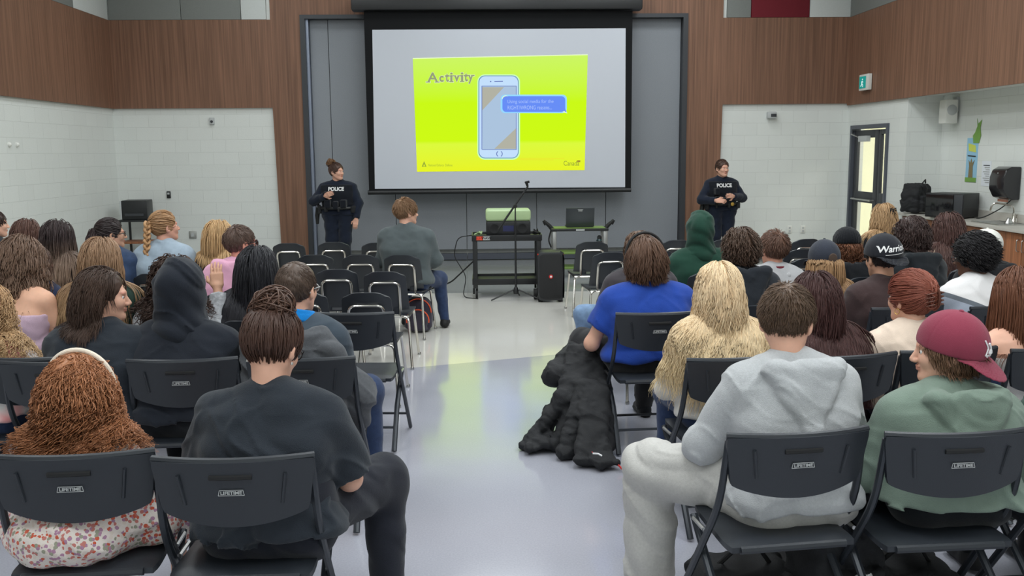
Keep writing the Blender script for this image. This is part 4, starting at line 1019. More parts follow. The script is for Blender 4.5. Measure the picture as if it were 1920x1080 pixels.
            om = np.arccos(np.clip(dq@db, -1, .999))[:, None]; off = rng.uniform(.0, vol, (n, 1))
            for t in tt:
                v_ = (np.sin((1-t)*om)*dq+np.sin(t*om)*db)/np.sin(om); P.append(c0+v_*(np.array([.086, .105, .1])+off))
            S_ = np.stack(P, 1); S_ += rng.normal(size=S_.shape)*.0012; S_ = s.from_head(S_.reshape(-1, 3)).reshape(n, K, 3)
        else:
            step = .02 if style == 'long' else .016; Lh = L*(1+rng.uniform(-lenvar, lenvar, n)); K = steps or max(4, int(L*(1+lenvar)/step)+1)
            Rm = s.HR; p = s.from_head(q); nw = nq@Rm.T
            lat = np.sign(q[:, 0:1]-part+1e-4)*np.array([[1., 0, 0]])+np.array([[0, -.9, 0]])*np.clip((q[:, 1:2]+.04)/.1, 0, 1)*(1+tuck)
            fw_ = np.clip((q[:, 1:2]+.02)/.09, 0, 1); v = (lat*(.1+.9*fw_)+np.array([[0, -.35, -.3]]))@Rm.T+nw*.15; cn = rng.normal(size=v.shape)*.016; v /= np.linalg.norm(v, axis=1, keepdims=True)
            off = rng.uniform(.1, 1, n)*vol*(1-flat*np.clip(nq[:, 2]*1.3, 0, 1)); P = [p]
            G = np.array([0, 0, -1.])
            nb = s.hc+Rm@np.array([0, .03, -.05])
            for k_ in range(1, K):
                v = v*(1-droop)+G*droop; v += cn; v /= np.linalg.norm(v, axis=1, keepdims=True)
                p = p+v*step
                for _ in range(2):
                    qh = s.to_head(p); dd = np.minimum(ell(qh, c0, (.083, .102, .097)), ell(qh, (0, .03, -.055), (.07, .072, .085)))
                    e_ = np.array([.083, .102, .097]); gr = (qh-c0)/e_**2; m_ = ell(qh, c0, e_) > ell(qh, (0, .03, -.055), (.07, .072, .085)); gr[m_] = ((qh-np.array([0, .03, -.055]))/np.array([.07, .072, .085])**2)[m_]
                    gr /= np.linalg.norm(gr, axis=1, keepdims=True)+1e-9; gr = gr@Rm.T; pen = off+.004-dd*s.hsc; hit = pen > 0
                    p = np.where(hit[:, None], p+gr*pen[:, None], p); vn = (v*gr).sum(1); v = np.where((hit & (vn < 0))[:, None], v-gr*vn[:, None], v)
                    if (p[:, 2] < s.N[2]+.12).any():
                        f0 = s.ftop(p.astype(np.float32)); ee = .01; hit = f0 < off*.6+.006
                        if hit.any():
                            ph_ = p[hit].astype(np.float32); g_ = np.stack([s.ftop(ph_+np.eye(3, dtype=np.float32)[a]*ee)-f0[hit] for a in range(3)], 1); g_ /= np.linalg.norm(g_, axis=1, keepdims=True)+1e-6
                            p[hit] += g_*(off[hit]*.6+.006-f0[hit])[:, None]; vn = (v[hit]*g_).sum(1); v[hit] = v[hit]-g_*np.minimum(vn, 0)[:, None]
                P.append(p.copy())
            S_ = np.stack(P, 1); s_ = np.arange(K)*step; tt = np.clip(s_[None, :]/Lh[:, None], 0, 1)
            # pull the tail of over-long strands together at their own length
            for i_ in range(3): 
                ix = tt*Lh[:, None]/step; a_ = np.clip(ix.astype(int), 0, K-1); b_i = np.clip(a_+1, 0, K-1); fr_ = (ix-a_)[..., None]; 
            ii = np.arange(n)[:, None]; tt2 = np.linspace(0, 1, K)[None, :]*np.ones((n, 1)); ix = tt2*np.minimum(Lh, (K-1.01)*step)[:, None]/step; a_ = ix.astype(int); fr_ = (ix-a_)[..., None]
            S_ = S_[ii, a_]*(1-fr_)+S_[ii, np.clip(a_+1, 0, K-1)]*fr_
            if wave:
                sl2 = tt2*Lh[:, None]; ph = q[:, 0]*42+q[:, 1]*25+rng.normal(size=n)*.55+1.2*np.sin(q[:, 0]*90)
                if style == 'curl': ph = rng.uniform(0, 6.28, n)
                amp = wave*np.clip(sl2/.12, 0, 1)**1.2; a_ = sl2*2*math.pi/wl+ph[:, None]
                if style == 'curl': amp = amp*rng.uniform(.4, 1.9, (n, 1))
                S_[..., 0] += amp*np.sin(a_); S_[..., 1] += amp*np.cos(a_)*(.5 if style == 'long' else 1); S_[..., 2] += amp*.3*np.sin(a_*1.3)
        if hat is not None:            # keep the hair under the hat
            Rt_, bz_, cr_ = hat; qh = s.to_head(S_.reshape(-1, 3))@Rt_; c1 = np.array([0, -.014, .036]); e = (qh-c1)/(np.array([.088, .108, .104])+cr_-.007)
            l_ = np.linalg.norm(e, axis=1, keepdims=True); up_ = (qh[:, 2:3] > bz_-.004) & (l_ > 1); qh = np.where(up_, c1+(qh-c1)/l_, qh); S_ = s.from_head(qh@Rt_.T).reshape(S_.shape)
        K = S_.shape[1]; rr_ = np.ones((n, K))*r*rng.uniform(.7, 1.3, (n, 1)); rr_ *= np.interp(np.linspace(0, 1, K), [0, .1, .75, 1], [.7, 1, .9, .25])[None]
        V1, F1 = strands(S_, rr_, 3)
        tn = np.repeat(np.clip(rng.normal(.48, .17, n), .05, 1), K*3); T0 = .4+.12*np.sin(V0[:, 0]*300+V0[:, 1]*190)
        V = np.concatenate([V0, V1]); F = np.concatenate([F0, F1+len(V0)]); T1 = np.concatenate([T0, tn])
        return link_mesh('hair', np_mesh('hair', V, F, tone=T1), m, s.root)
    def attach(s, mb, name, m, parent=None, bevel=0):
        mb.v = [tuple(p) for p in s.from_head(np.array(mb.v))]; return mb.build(name, m, parent or s.root, bevel=bevel)
    def glasses(s, m=None):
        m = m or M['black']
        g = MB()
        for k in (-1, 1):
            g.tube([(k*.033+.024*math.cos(a), .102-.004*abs(math.cos(a)), .004+.019*math.sin(a)) for a in np.linspace(0, 2*math.pi, 17)[:-1]], .0022, 6, closed=True)
            g.tube([(k*.057, .1, .01), (k*.078, .07, .012), (k*.084, -.01, .008), (k*.082, -.03, -.01)], .0024, 6)
        g.tube([(-.009, .104, .008), (0, .108, .01), (.009, .104, .008)], .002, 6)
        o = s.attach(g, 'glasses', m)
        l = MB()
        for k in (-1, 1): l.tube([(k*.033, .1005, .004), (k*.033, .1025, .004)], .022, 14)
        s.attach(l, 'lenses', M['lens'] if m is M['lens'] else M['glass'], o)
    def loopy(s, c, rad, n, m, r=.0045, seed=3, name='hair_bun', sq=(1, 1, 1)):
        rng = np.random.default_rng(seed); K = 14; d = rng.normal(size=(n, 3)); d /= np.linalg.norm(d, axis=1, keepdims=True); a = np.cross(d, rng.normal(size=(n, 3))); a /= np.linalg.norm(a, axis=1, keepdims=True); b = np.cross(d, a)
        t = np.linspace(0, 1, K)[None, :, None]; an = t*rng.uniform(2.2, 4.5, (n, 1, 1)); R_ = rad*rng.uniform(.6, 1.05, (n, 1, 1))
        S_ = R_*(np.cos(an)*a[:, None]+np.sin(an)*b[:, None])*np.array(sq)+rng.normal(size=(n, 1, 3))*rad*.15
        S_ = s.from_head(S_.reshape(-1, 3)+np.array(c)).reshape(n, K, 3)
        V, F = strands(S_, np.ones((n, K))*r*np.interp(np.linspace(0, 1, K), [0, .2, .8, 1], [.3, 1, 1, .3])[None], 4)
        return link_mesh(name, np_mesh(name, V, F, tone=np.repeat(np.clip(rng.normal(.5, .2, n), 0, 1), K*4)), m, s.root)
def cloth(c, rough=.88, noise=.08, ns=14, bump=.25, bs=320, name='fabric', sheen=.15):
    return mat(name, c, rough, spec=.12, noise=noise, nscale=ns, bump=bump, bscale=bs, sheen=sheen)
def march(P, d, f, steps=40, off=.002):
    P = np.array(P, np.float32); d = np.asarray(d, np.float32)
    for _ in range(steps): P = P+d*np.clip(f(P), -.02, .05)[:, None]*.8
    return P-d*off
def print_on(s, name, txt, size, o, X, Z, D_, f, m, par, bold=0, off=.003, space='person', sx=1, shear=0):
    V, F = text_verts(txt, size, bold=bold)
    me = bpy.data.meshes.new('t'); me.from_pydata([tuple(v) for v in V], [], F); bm = bmesh.new(); bm.from_mesh(me)
    bmesh.ops.triangulate(bm, faces=bm.faces[:]); bmesh.ops.subdivide_edges(bm, edges=[e for e in bm.edges if e.calc_length() > size*.25], cuts=2)
    V = np.array([v.co[:] for v in bm.verts]); bm.verts.index_update(); F = [tuple(v.index for v in p.verts) for p in bm.faces]; bm.free(); bpy.data.meshes.remove(me)
    P = np.array(o)+(V[:, :1]*sx+shear*V[:, 1:2])*np.array(X)+V[:, 1:2]*np.array(Z); P = march(P, D_, f, off=off)
    return poly_mesh(name, P, F, m, par)
# ------------------------------------------------------------------ everyone in the room
BLK = cloth((40, 44, 50)); BLK2 = cloth((30, 32, 36)); JEAN = cloth((48, 62, 92), noise=.15, ns=30); JEANL = cloth((120, 146, 178), noise=.2, ns=18); NAVY = cloth((34, 40, 58))
SOLE = M['wprint']
def fch(p, lab, x=None, y=None, rz=None, kind='f'):
    return chair(kind, p.x if x is None else x, p.y if y is None else y, p.s_rz if hasattr(p, 's_rz') else (p.rz if rz is None else R(rz)), lab)
def rest(p, pants=None, shoe=None, sole=None, **k):
    p.pants(pants or BLK2, **k); p.shoes(shoe, sole)
# ---- nearest row
# woman in the black T-shirt with a messy bun
p = Person('heavyset woman in black T-shirt and joggers with dark messy bun, head bowed', 508, 583, 3.17, rz=-3, hy=-16, hp=-26, lean=10, wd=1.08, inf=.012, sc=1.0,
           knees=[(-.2, .42), (.31, .42, .52)], feet=[(-.2, .4), (.34, .3)], arms={0: ((-.25, .03, -.29), (-.1, .3, -.33)), 1: ((.25, .05, -.31), (.14, .28, -.38))})
p.body(); tee = p.top('tshirt', cloth((44, 49, 56), bump=.3), 'elbow', hem=-.14, g=.026, amp=.009, fs=12, collar=(.07, .02, .008), seed=4, flare=.04)
jg = p.pants(cloth((36, 38, 46)), g=.034, amp=.006, flare=-.004); p.shoes(M['rub'])
p.hair(hairmat((78, 55, 46)), 'bun', bun=(0, -.05, .13), vol=.012, seed=2, r=.0026); p.loopy((0, -.055, .125), .062, 150, hairmat((87, 62, 50)), r=.003, sq=(1.1, 1, .85))
p.glasses()
e = MB()
for k in (-1, 1): e.lathe([(.0045, -.004), (.005, 0), (.0045, .004)], (k*.083, -.002, -.048), 8)
p.attach(e, 'earring', M['steel'])
kx = p.kn[1]; lg = MB()
for dx in (-.012, .012): lg.tube([(kx[0]-.06+dx+.02*math.cos(a), kx[1]-.2, kx[2]+.118+.0*dx) for a in (0, 2, 4)], .003, 5)
chair('f', -.79, 3.05, R(1), 'black folding chair holding the woman with the messy bun')
# girl with ginger curls
fl = cloth((212, 196, 190), name='floral_print'); N, L, b = nodes(fl)
t = N.new('ShaderNodeTexCoord'); v = N.new('ShaderNodeTexVoronoi'); v.inputs['Scale'].default_value = 84; L.new(t.outputs['Object'], v.inputs['Vector'])
cr = N.new('ShaderNodeValToRGB'); cr.color_ramp.interpolation = 'CONSTANT'; sp2 = N.new('ShaderNodeSeparateColor'); L.new(v.outputs['Color'], sp2.inputs[0]); L.new(sp2.outputs[0], cr.inputs[0])
for i_, (pp, cc) in enumerate(((0, (218, 206, 200)), (.32, (168, 128, 152)), (.5, (190, 120, 112)), (.66, (214, 200, 190)), (.78, (150, 150, 132)), (.88, (196, 92, 70)))):
    e = cr.color_ramp.elements[i_] if i_ < 2 else cr.color_ramp.elements.new(pp); e.position = pp; e.color = srgb(cc)
v2 = N.new('ShaderNodeMath'); v2.operation = 'LESS_THAN'; v2.inputs[1].default_value = .6; L.new(v.outputs['Distance'], v2.inputs[0])
xx = N.new('ShaderNodeMixRGB'); xx.inputs[1].default_value = srgb((220, 210, 202)); L.new(v2.outputs[0], xx.inputs[0]); L.new(cr.outputs[0], xx.inputs[2]); L.new(xx.outputs[0], b.inputs['Base Color'])
p = Person('girl with big ginger curls, white headband and floral dress', 143, 672, 3.13, rz=-4, hy=4, hp=-4, lean=5, wd=.96, inf=.014, sc=.95, knees=[(-.14, .4), (.16, .4)], arms={1: ((.25, .02, -.27), (.15, .26, -.36)), 0: ((-.25, .02, -.27), (-.12, .26, -.36))})
p.body()
def puff(P):
    d = smin(p.torso(P, .018, -.06), p.arms_f(P, .03, 1, .5), .03)
    d = smin(d, ell(P, p.hip+np.array([0, .02, -.02]), (.24, .25, .12)), .05)
    d = smin(d, p.legs_f(P, .04), .05); d = smax(d, .3-P[:, 2], .02)
    return d+folds(P, .007, 17, 5)
p.ftop = puff; fd = p.garment('dress', puff, fl)
def coll(P):
    q = P-(p.N+np.array([0, -.015, -.045])); d = ell(P, p.N+np.array([0, -.02, -.06]), (.155, .125, .05)); return smax(np.abs(puff(P)-.004)-.005, d, .006)
sdf_obj('round_collar', coll, p.N-.25, p.N+.2, .005, fl, p.root)
def vest(P): return smax(np.abs(puff(P)-.002)-.004, np.maximum(np.abs(P[:, 0])-.17, p.hip[2]+.12-P[:, 2]), .01)
sdf_obj('back_panel', vest, p.hip+np.array([-.3, -.3, .1]), p.N+np.array([.3, .2, .1]), .008, cloth((206, 198, 196)), p.root)
p.shoes(M['wprint'])
p.hair(hairmat((168, 112, 76)), 'curl', L=.235, vol=.05, wave=.014, wl=.04, seed=5, n=5200, r=.0017, droop=.62, lenvar=.35, cap=.012, flat=.75)
hb = MB().tube([((.108*math.cos(a)), .02-.03*math.sin(a), .03+.122*math.sin(a)) for a in np.linspace(-.1, math.pi+.1, 25)], .0085, 10)
p.attach(hb, 'headband', cloth((236, 222, 204)))
chair('f', -1.32, 3.11, R(4), 'black folding chair holding the girl with ginger curls')
# young man in the grey hoodie
HG = cloth((182, 184, 186), noise=.06, ns=120, bump=.35)
p = Person('young man in light grey hoodie and grey sweatpants with short brown hair', 1478, 540, 3.33, rz=6, hy=-38, hp=-22, lean=7, wd=1.03, inf=.02, sc=1.04,
           knees=[(-.43, .34, .52), (.16, .42)], feet=[(-.42, .36), (.14, .46)], arms={0: ((-.29, .08, -.3), (-.2, .33, -.36)), 1: ((.27, .06, -.3), (.12, .3, -.36))})
p.body(); p.top('hoodie', HG, 'long', hem=-.16, g=.034, amp=.007, fs=10, hood='down', seed=1, flare=.03)
p.pants(cloth((186, 184, 180), noise=.06, ns=100), g=.045, flare=.03, amp=.008); p.shoes(M['rub'], M['rub'])
p.hair(hairmat((96, 75, 59)), 'short', L=.042, vol=.013, comb=(.3, .8, 0), cap=.006, seed=3, n=4200, nape=-.075)
zp = MB().tube([tuple(np.array([-.2, .12, .565])+np.array([-.08, .1, .012])*t) for t in (0, .5, 1)], .004, 5); zp.build('pocket_zip', M['rub'], p.root)
chair('f', 1.02, 3.2, R(7), 'black folding chair holding the young man in the light grey hoodie')
# young man with the maroon cap
SG = cloth((118, 134, 122), bump=.3)
p = Person('young man in sage green hoodie with a maroon cap worn backward', 1778, 592, 3.25, rz=3, hy=66, hp=-4, hr=0, lean=6, wd=1.12, inf=.02, sc=1.0,
           arms={0: ((-.31, .06, -.3), (-.2, .3, -.36)), 1: ((.29, .06, -.3), (.15, .3, -.36))})
p.body(); p.top('hoodie', SG, 'long', hem=-.12, g=.034, amp=.007, fs=10, hood='down', seed=3, flare=.03); rest(p, BLK2, M['rub'])
p.hair(hairmat((121, 91, 69)), 'curl', L=.065, vol=.014, wave=.006, wl=.05, seed=6, n=1800, r=.0018, nape=-.085, cap=.004, hat=(rotm(0, 0, R(-24))@rotm(R(15)), .012, .012))
cm = cloth((140, 60, 78), noise=.05, name='cap_twill', bump=.3, bs=500)
def cap_obj(p, m, bill='back', bz=.012, tilt=0, yaw=0, drop=0, crown=.012, name='cap', flat=0, label=None):
    Rt = rotm(0, 0, R(yaw))@rotm(R(tilt))
    def cq(P): return p.to_head(P)@Rt
    def dome(P):
        q = cq(P); d = ell(q, (0, -.014, .036-drop), (.088+crown, .108+crown, .104+crown)); d = smax(d, bz-drop-q[:, 2], .008)
        seam = np.abs(np.sin(3*np.arctan2(q[:, 0], q[:, 1]+.014))); return d*p.hsc+.0016*(1-np.clip(seam*9, 0, 1))
    o = p.garment(name, dome, m, h=.0045 if p.near < 5 else .007, lo=p.hc-.28, hi=p.hc+.28)
    if bill:
        sg = 1 if bill == 'front' else -1
        def bl(P):
            q = cq(P); y = (q[:, 1]+.014)*sg; z = q[:, 2]-(bz-drop+.006); z = z+.22*(1-flat)*np.maximum(0, y-.09)+ (1-flat)*1.6*q[:, 0]**2+.35*np.maximum(0, y-.1)
            e = np.sqrt((q[:, 0]/.09)**2+((y-.085)/.108)**2)-1; return smax(np.abs(z)-.0028, e*.075, .003)*p.hsc*.8
        sdf_obj('bill', bl, p.hc-.32, p.hc+.32, .004 if p.near < 5 else .0055, m, o)
    b_ = MB().lathe([(.001, .006), (.007, .004), (.009, 0)], (0, -.014, .036-drop+.104+crown), 12); b_.v = [tuple(v) for v in np.array(b_.v)@Rt.T]
    p.attach(b_, 'button', m, o)
    return o, dome, Rt
o, dome, Rt = cap_obj(p, cm, 'back', tilt=15, yaw=-24)
# embroidered figure over the bill
em_ = MB(); hd = lambda x, z: (x, -.3, z)
def stroke(pts, r, m, nm):
    P = np.array([(x, -.26, z) for x, z in pts]); K = []
    for a_, b2 in zip(P[:-1], P[1:]): K += [a_+(b2-a_)*t for t in np.linspace(0, 1, 6)]
    P = p.from_head(np.array(K)@Rt.T); P = march(P, nrm(p.from_head([np.array([0, 1, 0])@Rt.T])[0]-p.from_head([(0, 0, 0)])[0]), dome, off=.002)
    MB().tube(P, r, 5).build(nm, m, o)
for pts, r_, m_ in (([(-.03, .085), (-.02, .06), (-.028, .035), (-.015, .028)], .003, M['wprint']), ([(-.012, .075), (.004, .05), (.012, .04), (-.01, .04), (.0, .055)], .005, M['wprint']), ([(-.022, .034), (.02, .03), (.032, .02)], .003, M['wprint']), ([(.0, .07), (.003, .056)], .0035, M['red'])):
    stroke(pts, r_, m_, 'embroidery')
chair('f', 1.56, 3.17, R(3), 'black folding chair holding the young man in the maroon cap')
# someone past the edge of the picture
p = Person('person in dark green sweater at the near end of the row, mostly out of view', 2040, 590, 3.3, lean=5, inf=.022, wd=1.1, rz=4)
p.body(); p.top('sweater', cloth((44, 66, 58)), 'long', g=.03, amp=.006); rest(p); p.hair(hairmat((71, 53, 44)), 'short', n=900)
chair('f', 2.16, 3.2, R(4), 'black folding chair beyond the maroon-cap seat, cut off by the picture edge')
# ---- second row
p = Person('girl in black T-shirt with chin-length dark brown hair, face turned toward the aisle', 192, 507, 4.5, rz=-8, hy=-66, hp=-4, lean=6, wd=1.25, inf=.014)
p.body(); p.top('tshirt', cloth((42, 47, 54)), 'elbow', g=.022, amp=.006, seed=6, collar=(.068, .02, .006)); rest(p)
p.hair(hairmat((73, 55, 46)), 'long', L=.2, vol=.014, wave=.005, wl=.12, seed=8, part=.01, tuck=2.6, n=4500, fr=.025)
chair('f', -1.96, 4.46, R(-2), 'black folding chair holding the girl with chin-length dark hair')
def hood_up(p, m, col_back=.03, point=.02, g=.024, pk=(0, -.03, .05), rad=(.105, .125, .125)):
    def f(P):
        q = p.to_head(P); d = ell(q, pk, rad)
        d = smin(d, ell(q, (0, -.07-point, .02), (.08, .07, .1)), .04)
        d = smin(d, rc(q, (0, -.02, -.05), (0, -.03, -.16), .104, .135), .05)
        op = ell(q, (0, .15, -.01), (.07, .13, .1)); d = smax(d, -op, .015)
        return d*p.hsc+folds(P, .009, 17, 7)
    return p.garment('hood', f, m, lo=p.hc-.3, hi=p.hc+.3)
p = Person('person in black hoodie with the hood up, black hood hiding the head', 343, 502, 4.5, rz=-4, hy=-14, hp=-4, lean=8, wd=1.2, inf=.02)
p.body(); p.top('hoodie', cloth((34, 38, 46)), 'long', g=.026, amp=.006, seed=9); hood_up(p, cloth((34, 38, 46)), rad=(.108, .13, .128)); rest(p)
chair('f', -1.4, 4.47, R(3), 'black folding chair with maker label holding the person in the black hood')
GJ = cloth((84, 86, 90), noise=.1, ns=90)
p = Person('boy with short brown hair, bright blue collar and grey jacket slipping off', 556, 494, 4.52, rz=-8, hy=-12, hp=-3, lean=6, wd=1.05, inf=.02,
           knees=[(-.1, .42), (.24, .4, .53)], feet=[(-.12, .44), (.25, .42)])
p.body(); p.top('jacket', cloth((62, 72, 82)), 'long', g=.028, amp=.007, seed=12, collar=(.078, .03, .014)); p.pants(JEAN, g=.02); p.shoes(cloth((50, 52, 56)), cloth((226, 190, 180)))
def bc(P):
    q = P-(p.N+np.array([0, -.005, .035])); rr_ = np.sqrt(q[:, 0]**2+(q[:, 1]*1.05)**2)-(.09-.25*q[:, 2]); return np.sqrt(rr_**2+np.maximum(0, np.abs(q[:, 2]+q[:, 1]*.3)-.022)**2)-.011+folds(P, .003, 30, 2)
sdf_obj('blue_collar', bc, p.N-.2, p.N+.2, .006, cloth((24, 124, 200)), p.root)
def coat(P):
    c = p.N; d = slab(P, c+np.array([.02, -.13, -.1]), c+np.array([.03, -.185, -.36]), .2, .22, .05, .045)
    d = smin(d, rc(P, c+np.array([.14, -.12, -.07]), c+np.array([.31, -.06, -.34]), .075, .085), .04)
    d = smin(d, rc(P, c+np.array([.31, -.06, -.3]), c+np.array([.3, -.02, -.48]), .08, .05), .04)
    d = smin(d, rc(P, c+np.array([-.1, -.12, -.08]), c+np.array([-.24, -.08, -.3]), .06, .06), .04)
    hd_ = slab(P, c+np.array([.07, -.165, -.05]), c+np.array([.12, -.2, -.19]), .09, .04, .045, .03); d = smin(d, hd_, .012)
    return d+folds(P, .012, 13, 8)
p.garment('hooded_coat', coat, GJ)
p.hair(hairmat((85, 69, 59)), 'short', L=.024, vol=.009, cap=.005, seed=3, n=3000); p.glasses(M['labelw'])
chair('f', -.84, 4.46, R(-1), 'black folding chair holding the boy with the bright blue collar')
TD = cloth((226, 214, 210), name='tie_dye'); N, L, b = nodes(TD); t = N.new('ShaderNodeTexCoord'); n = N.new('ShaderNodeTexNoise'); n.inputs['Scale'].default_value = 5; n.inputs['Detail'].default_value = 1.5; L.new(t.outputs['Object'], n.inputs['Vector'])
cr = N.new('ShaderNodeValToRGB'); L.new(n.outputs[0], cr.inputs[0]); cr.color_ramp.elements[0].position = .4; cr.color_ramp.elements[0].color = srgb((226, 140, 140)); cr.color_ramp.elements[1].position = .56; cr.color_ramp.elements[1].color = srgb((226, 222, 220)); L.new(cr.outputs[0], b.inputs['Base Color'])
p = Person('girl in pink and white tie-dye hoodie with curly blonde hair at the picture edge', -28, 540, 4.6, rz=-12, hy=-10, lean=6, wd=1.12, inf=.022)
p.body(); p.top('hoodie', TD, 'long', g=.03, amp=.006, hood='down', seed=2); rest(p, JEAN)
p.hair(hairmat((192, 153, 112), (196, 168, 128)), 'curl', L=.36, vol=.03, wave=.011, wl=.06, n=1200, seed=4)
chair('f', -2.16, 4.56, R(-4), 'black folding chair holding the girl in tie-dye hoodie')
chair('f', -2.72, 4.62, R(-6), 'black folding chair just past the tie-dye girl, cut off by the picture edge')
BL = hairmat((238, 212, 174), (244, 220, 176), z0=.7, z1=1.0, rough=.38)
p = Person('girl with very long wavy blonde hair and pale grey top', 1347, 497, 4.42, rz=4, hy=3, hp=-4, lean=4, wd=.92, inf=.012, arms={0: ((-.23, .04, -.3), (-.16, .3, -.34))})
p.body(); p.top('sweatshirt', cloth((200, 198, 194)), 'long', g=.022, amp=.006, seed=5, hem=-.1); rest(p, JEAN, M['rub'])
p.hair(BL, 'long', L=.55, vol=.016, wave=.009, wl=.15, n=6500, seed=5, part=0, tuck=1.5, lenvar=.12, cap=.006)
chair('f', 1.13, 4.33, R(8), 'black folding chair holding the girl with very long blonde hair')
p = Person('girl in dark maroon top with waist-long dark brown hair', 1528, 520, 4.45, rz=10, hy=-6, hp=-8, lean=8, wd=1.15, inf=.018)
p.body(); p.top('sweater', cloth((66, 32, 38)), 'long', g=.026, amp=.005, seed=7); rest(p)
p.hair(hairmat((75, 48, 46)), 'long', L=.5, vol=.03, wave=.006, wl=.2, n=5500, seed=9, part=0, tuck=1.6, cap=.008)
chair('f', 1.62, 4.33, R(10), 'black folding chair holding the girl in dark maroon')
p = Person('girl in cream sweater with auburn hair pinned up by a claw clip', 1708, 512, 4.5, rz=8, hy=18, hp=-2, lean=4, wd=1.08, inf=.018)
p.body(); p.top('sweater', cloth((224, 204, 186)), 'long', g=.026, amp=.005, seed=8, collar=(.068, .02, .008)); rest(p, JEAN)
p.hair(hairmat((144, 82, 66)), 'bun', bun=(.0, -.11, .05), vol=.016, seed=4, r=.0028, n=2200, nape=-.085); p.loopy((0, -.118, .03), .042, 70, hairmat((139, 78, 62)), r=.0045, sq=(.7, .8, 1.6))
cl = MB()
for k in (-1, 1):
    for j in range(4): cl.tube([(k*.004, -.155, .05-j*.018), (k*.03, -.162, .045-j*.018), (k*.045, -.13, .035-j*.018)], .0035, 6)
cl.tube([(0, -.158, .06), (0, -.166, .03), (0, -.158, -.015)], .005, 6); p.attach(cl, 'claw_clip', mat('tortoise_plastic', (96, 54, 40), .25))
e = MB().tube([(-.086+.002*math.cos(a), -.002+.013*math.sin(a), -.052+.013*math.cos(a)) for a in np.linspace(0, 6.28, 14)[:-1]], .0014, 5, closed=True); p.attach(e, 'hoop_earring', M['gold'])
chair('f', 2.14, 4.42, R(9), 'black folding chair holding the girl in the cream sweater')
p = Person('girl in white spaghetti-strap top with long straight brown hair at the picture edge', 1912, 508, 4.45, rz=10, hy=6, lean=4, wd=1.0, inf=.008)
p.body(bare=.0); p.top('camisole', cloth((226, 222, 220)), None, g=.008, strapless=True, amp=.003)
for k in (-1, 1): MB().tube([p.N+np.array(q_) for q_ in ((k*.08, -.12, -.17), (k*.078, -.1, -.08), (k*.075, -.02, .012), (k*.075, .08, -.08), (k*.078, .1, -.15))], .005, 6).build('strap', M['wprint'], p.root)
rest(p, JEAN); p.hair(hairmat((116, 75, 55)), 'long', L=.5, vol=.026, n=4500, seed=11, tuck=1.4, part=.01)
chair('f', 2.66, 4.42, R(9), 'black folding chair holding the girl in the white strap top')
# ---- third row
p = Person('bare-shouldered girl in lavender strapless top with wavy light brown hair', 42, 448, 5.7, rz=-22, hy=-14, lean=6, wd=1.1, inf=.008, skin=(226, 176, 148))
p.body(bare=.002); p.top('strapless_top', cloth((206, 178, 196)), None, g=.01, strapless=True, amp=.005, fs=24); rest(p)
p.hair(hairmat((121, 96, 80), (150, 118, 92), z0=.75, z1=1.05), 'long', L=.42, vol=.028, wave=.012, wl=.14, n=2200, seed=12, tuck=1.2)
chair('s', p.x, p.y, R(-82), 'school chair turned sideways under the bare-shouldered girl')
p = Person('girl in dark green hoodie with very long straight light brown hair', 190, 450, 5.72, rz=-10, hy=-6, lean=5, wd=1.05, inf=.018)
p.body(); p.top('hoodie', cloth((48, 66, 58)), 'long', g=.024, amp=.005); rest(p)
p.hair(hairmat((153, 121, 94), (156, 126, 92), z0=.8, z1=1.15), 'long', L=.58, vol=.02, wave=.002, n=2200, seed=13, tuck=1.5)
chair('s', p.x, p.y-.02, p.rz, 'school chair holding the girl with the longest light brown hair')
KN = cloth((172, 174, 178), name='knit', noise=.3, ns=40, bump=.5, bs=60)
p = Person('person in grey patterned knit with dark curly hair, raising one hand', 328, 488, 5.6, rz=-8, hy=-6, lean=6, wd=1.05, inf=.02, skin=TAN, arms={1: ((.33, .06, -.22), (.3, .1, .0))})
w_ = atY(408, 540, 5.62)-np.array([p.x, p.y, 0]); w_ = rotm(0, 0, p.rz).T@w_; p.wr[1] = w_; p.el[1] = w_+np.array([.03, -.05, -.26]); p.palm = {1: (-.1, 1, 0)}; p.curl = {1: .25}
p.body(); p.top('sweater', KN, 'long', g=.024, amp=.006, fo=.9); rest(p)
p.hair(hairmat((73, 55, 48)), 'curl', L=.26, vol=.045, wave=.012, wl=.05, n=1100, seed=14, cap=.015)
chair('s', p.x, p.y-.02, p.rz, 'school chair holding the person who raises a hand')
p = Person('girl with very long straight black hair sitting next to the raised hand', 482, 470, 5.7, rz=-6, hy=-2, lean=4, wd=1.0, inf=.018)
p.body(); p.top('sweatshirt', cloth((66, 68, 64)), 'long', g=.022, amp=.005); rest(p)
p.hair(hairmat((41, 41, 46), rough=.34), 'long', L=.66, vol=.034, n=4500, seed=15, tuck=1.6, cap=.01)
chair('s', p.x, p.y-.02, p.rz, 'school chair holding the girl with long straight black hair')
chair('f', -.76, 5.67, R(-4), 'empty black folding chair on the aisle side behind the school chairs')
BT = cloth((38, 70, 156), bump=.3)
p = Person('young man in royal blue T-shirt wearing black over-ear headphones', 1210, 450, 5.66, rz=8, hy=-2, hp=-8, lean=5, wd=1.32, inf=.014,
           knees=[(-.3, .38, .53), (.16, .42)], feet=[(-.26, .42), (.14, .46)], arms={0: ((-.335, .04, -.34), (-.24, .28, -.36))})
p.body(); p.top('tshirt', BT, 'short', g=.024, amp=.006, seed=5, hem=-.12, collar=(.07, .015, .006), flare=.02); p.pants(cloth((48, 48, 50)), g=.03, amp=.007); p.shoes(BLK2, M['rub'])
p.hair(hairmat((98, 71, 55)), 'long', L=.115, vol=.02, wave=.004, n=2400, seed=16, nape=-.08, cap=.012, droop=.2, tuck=.5)
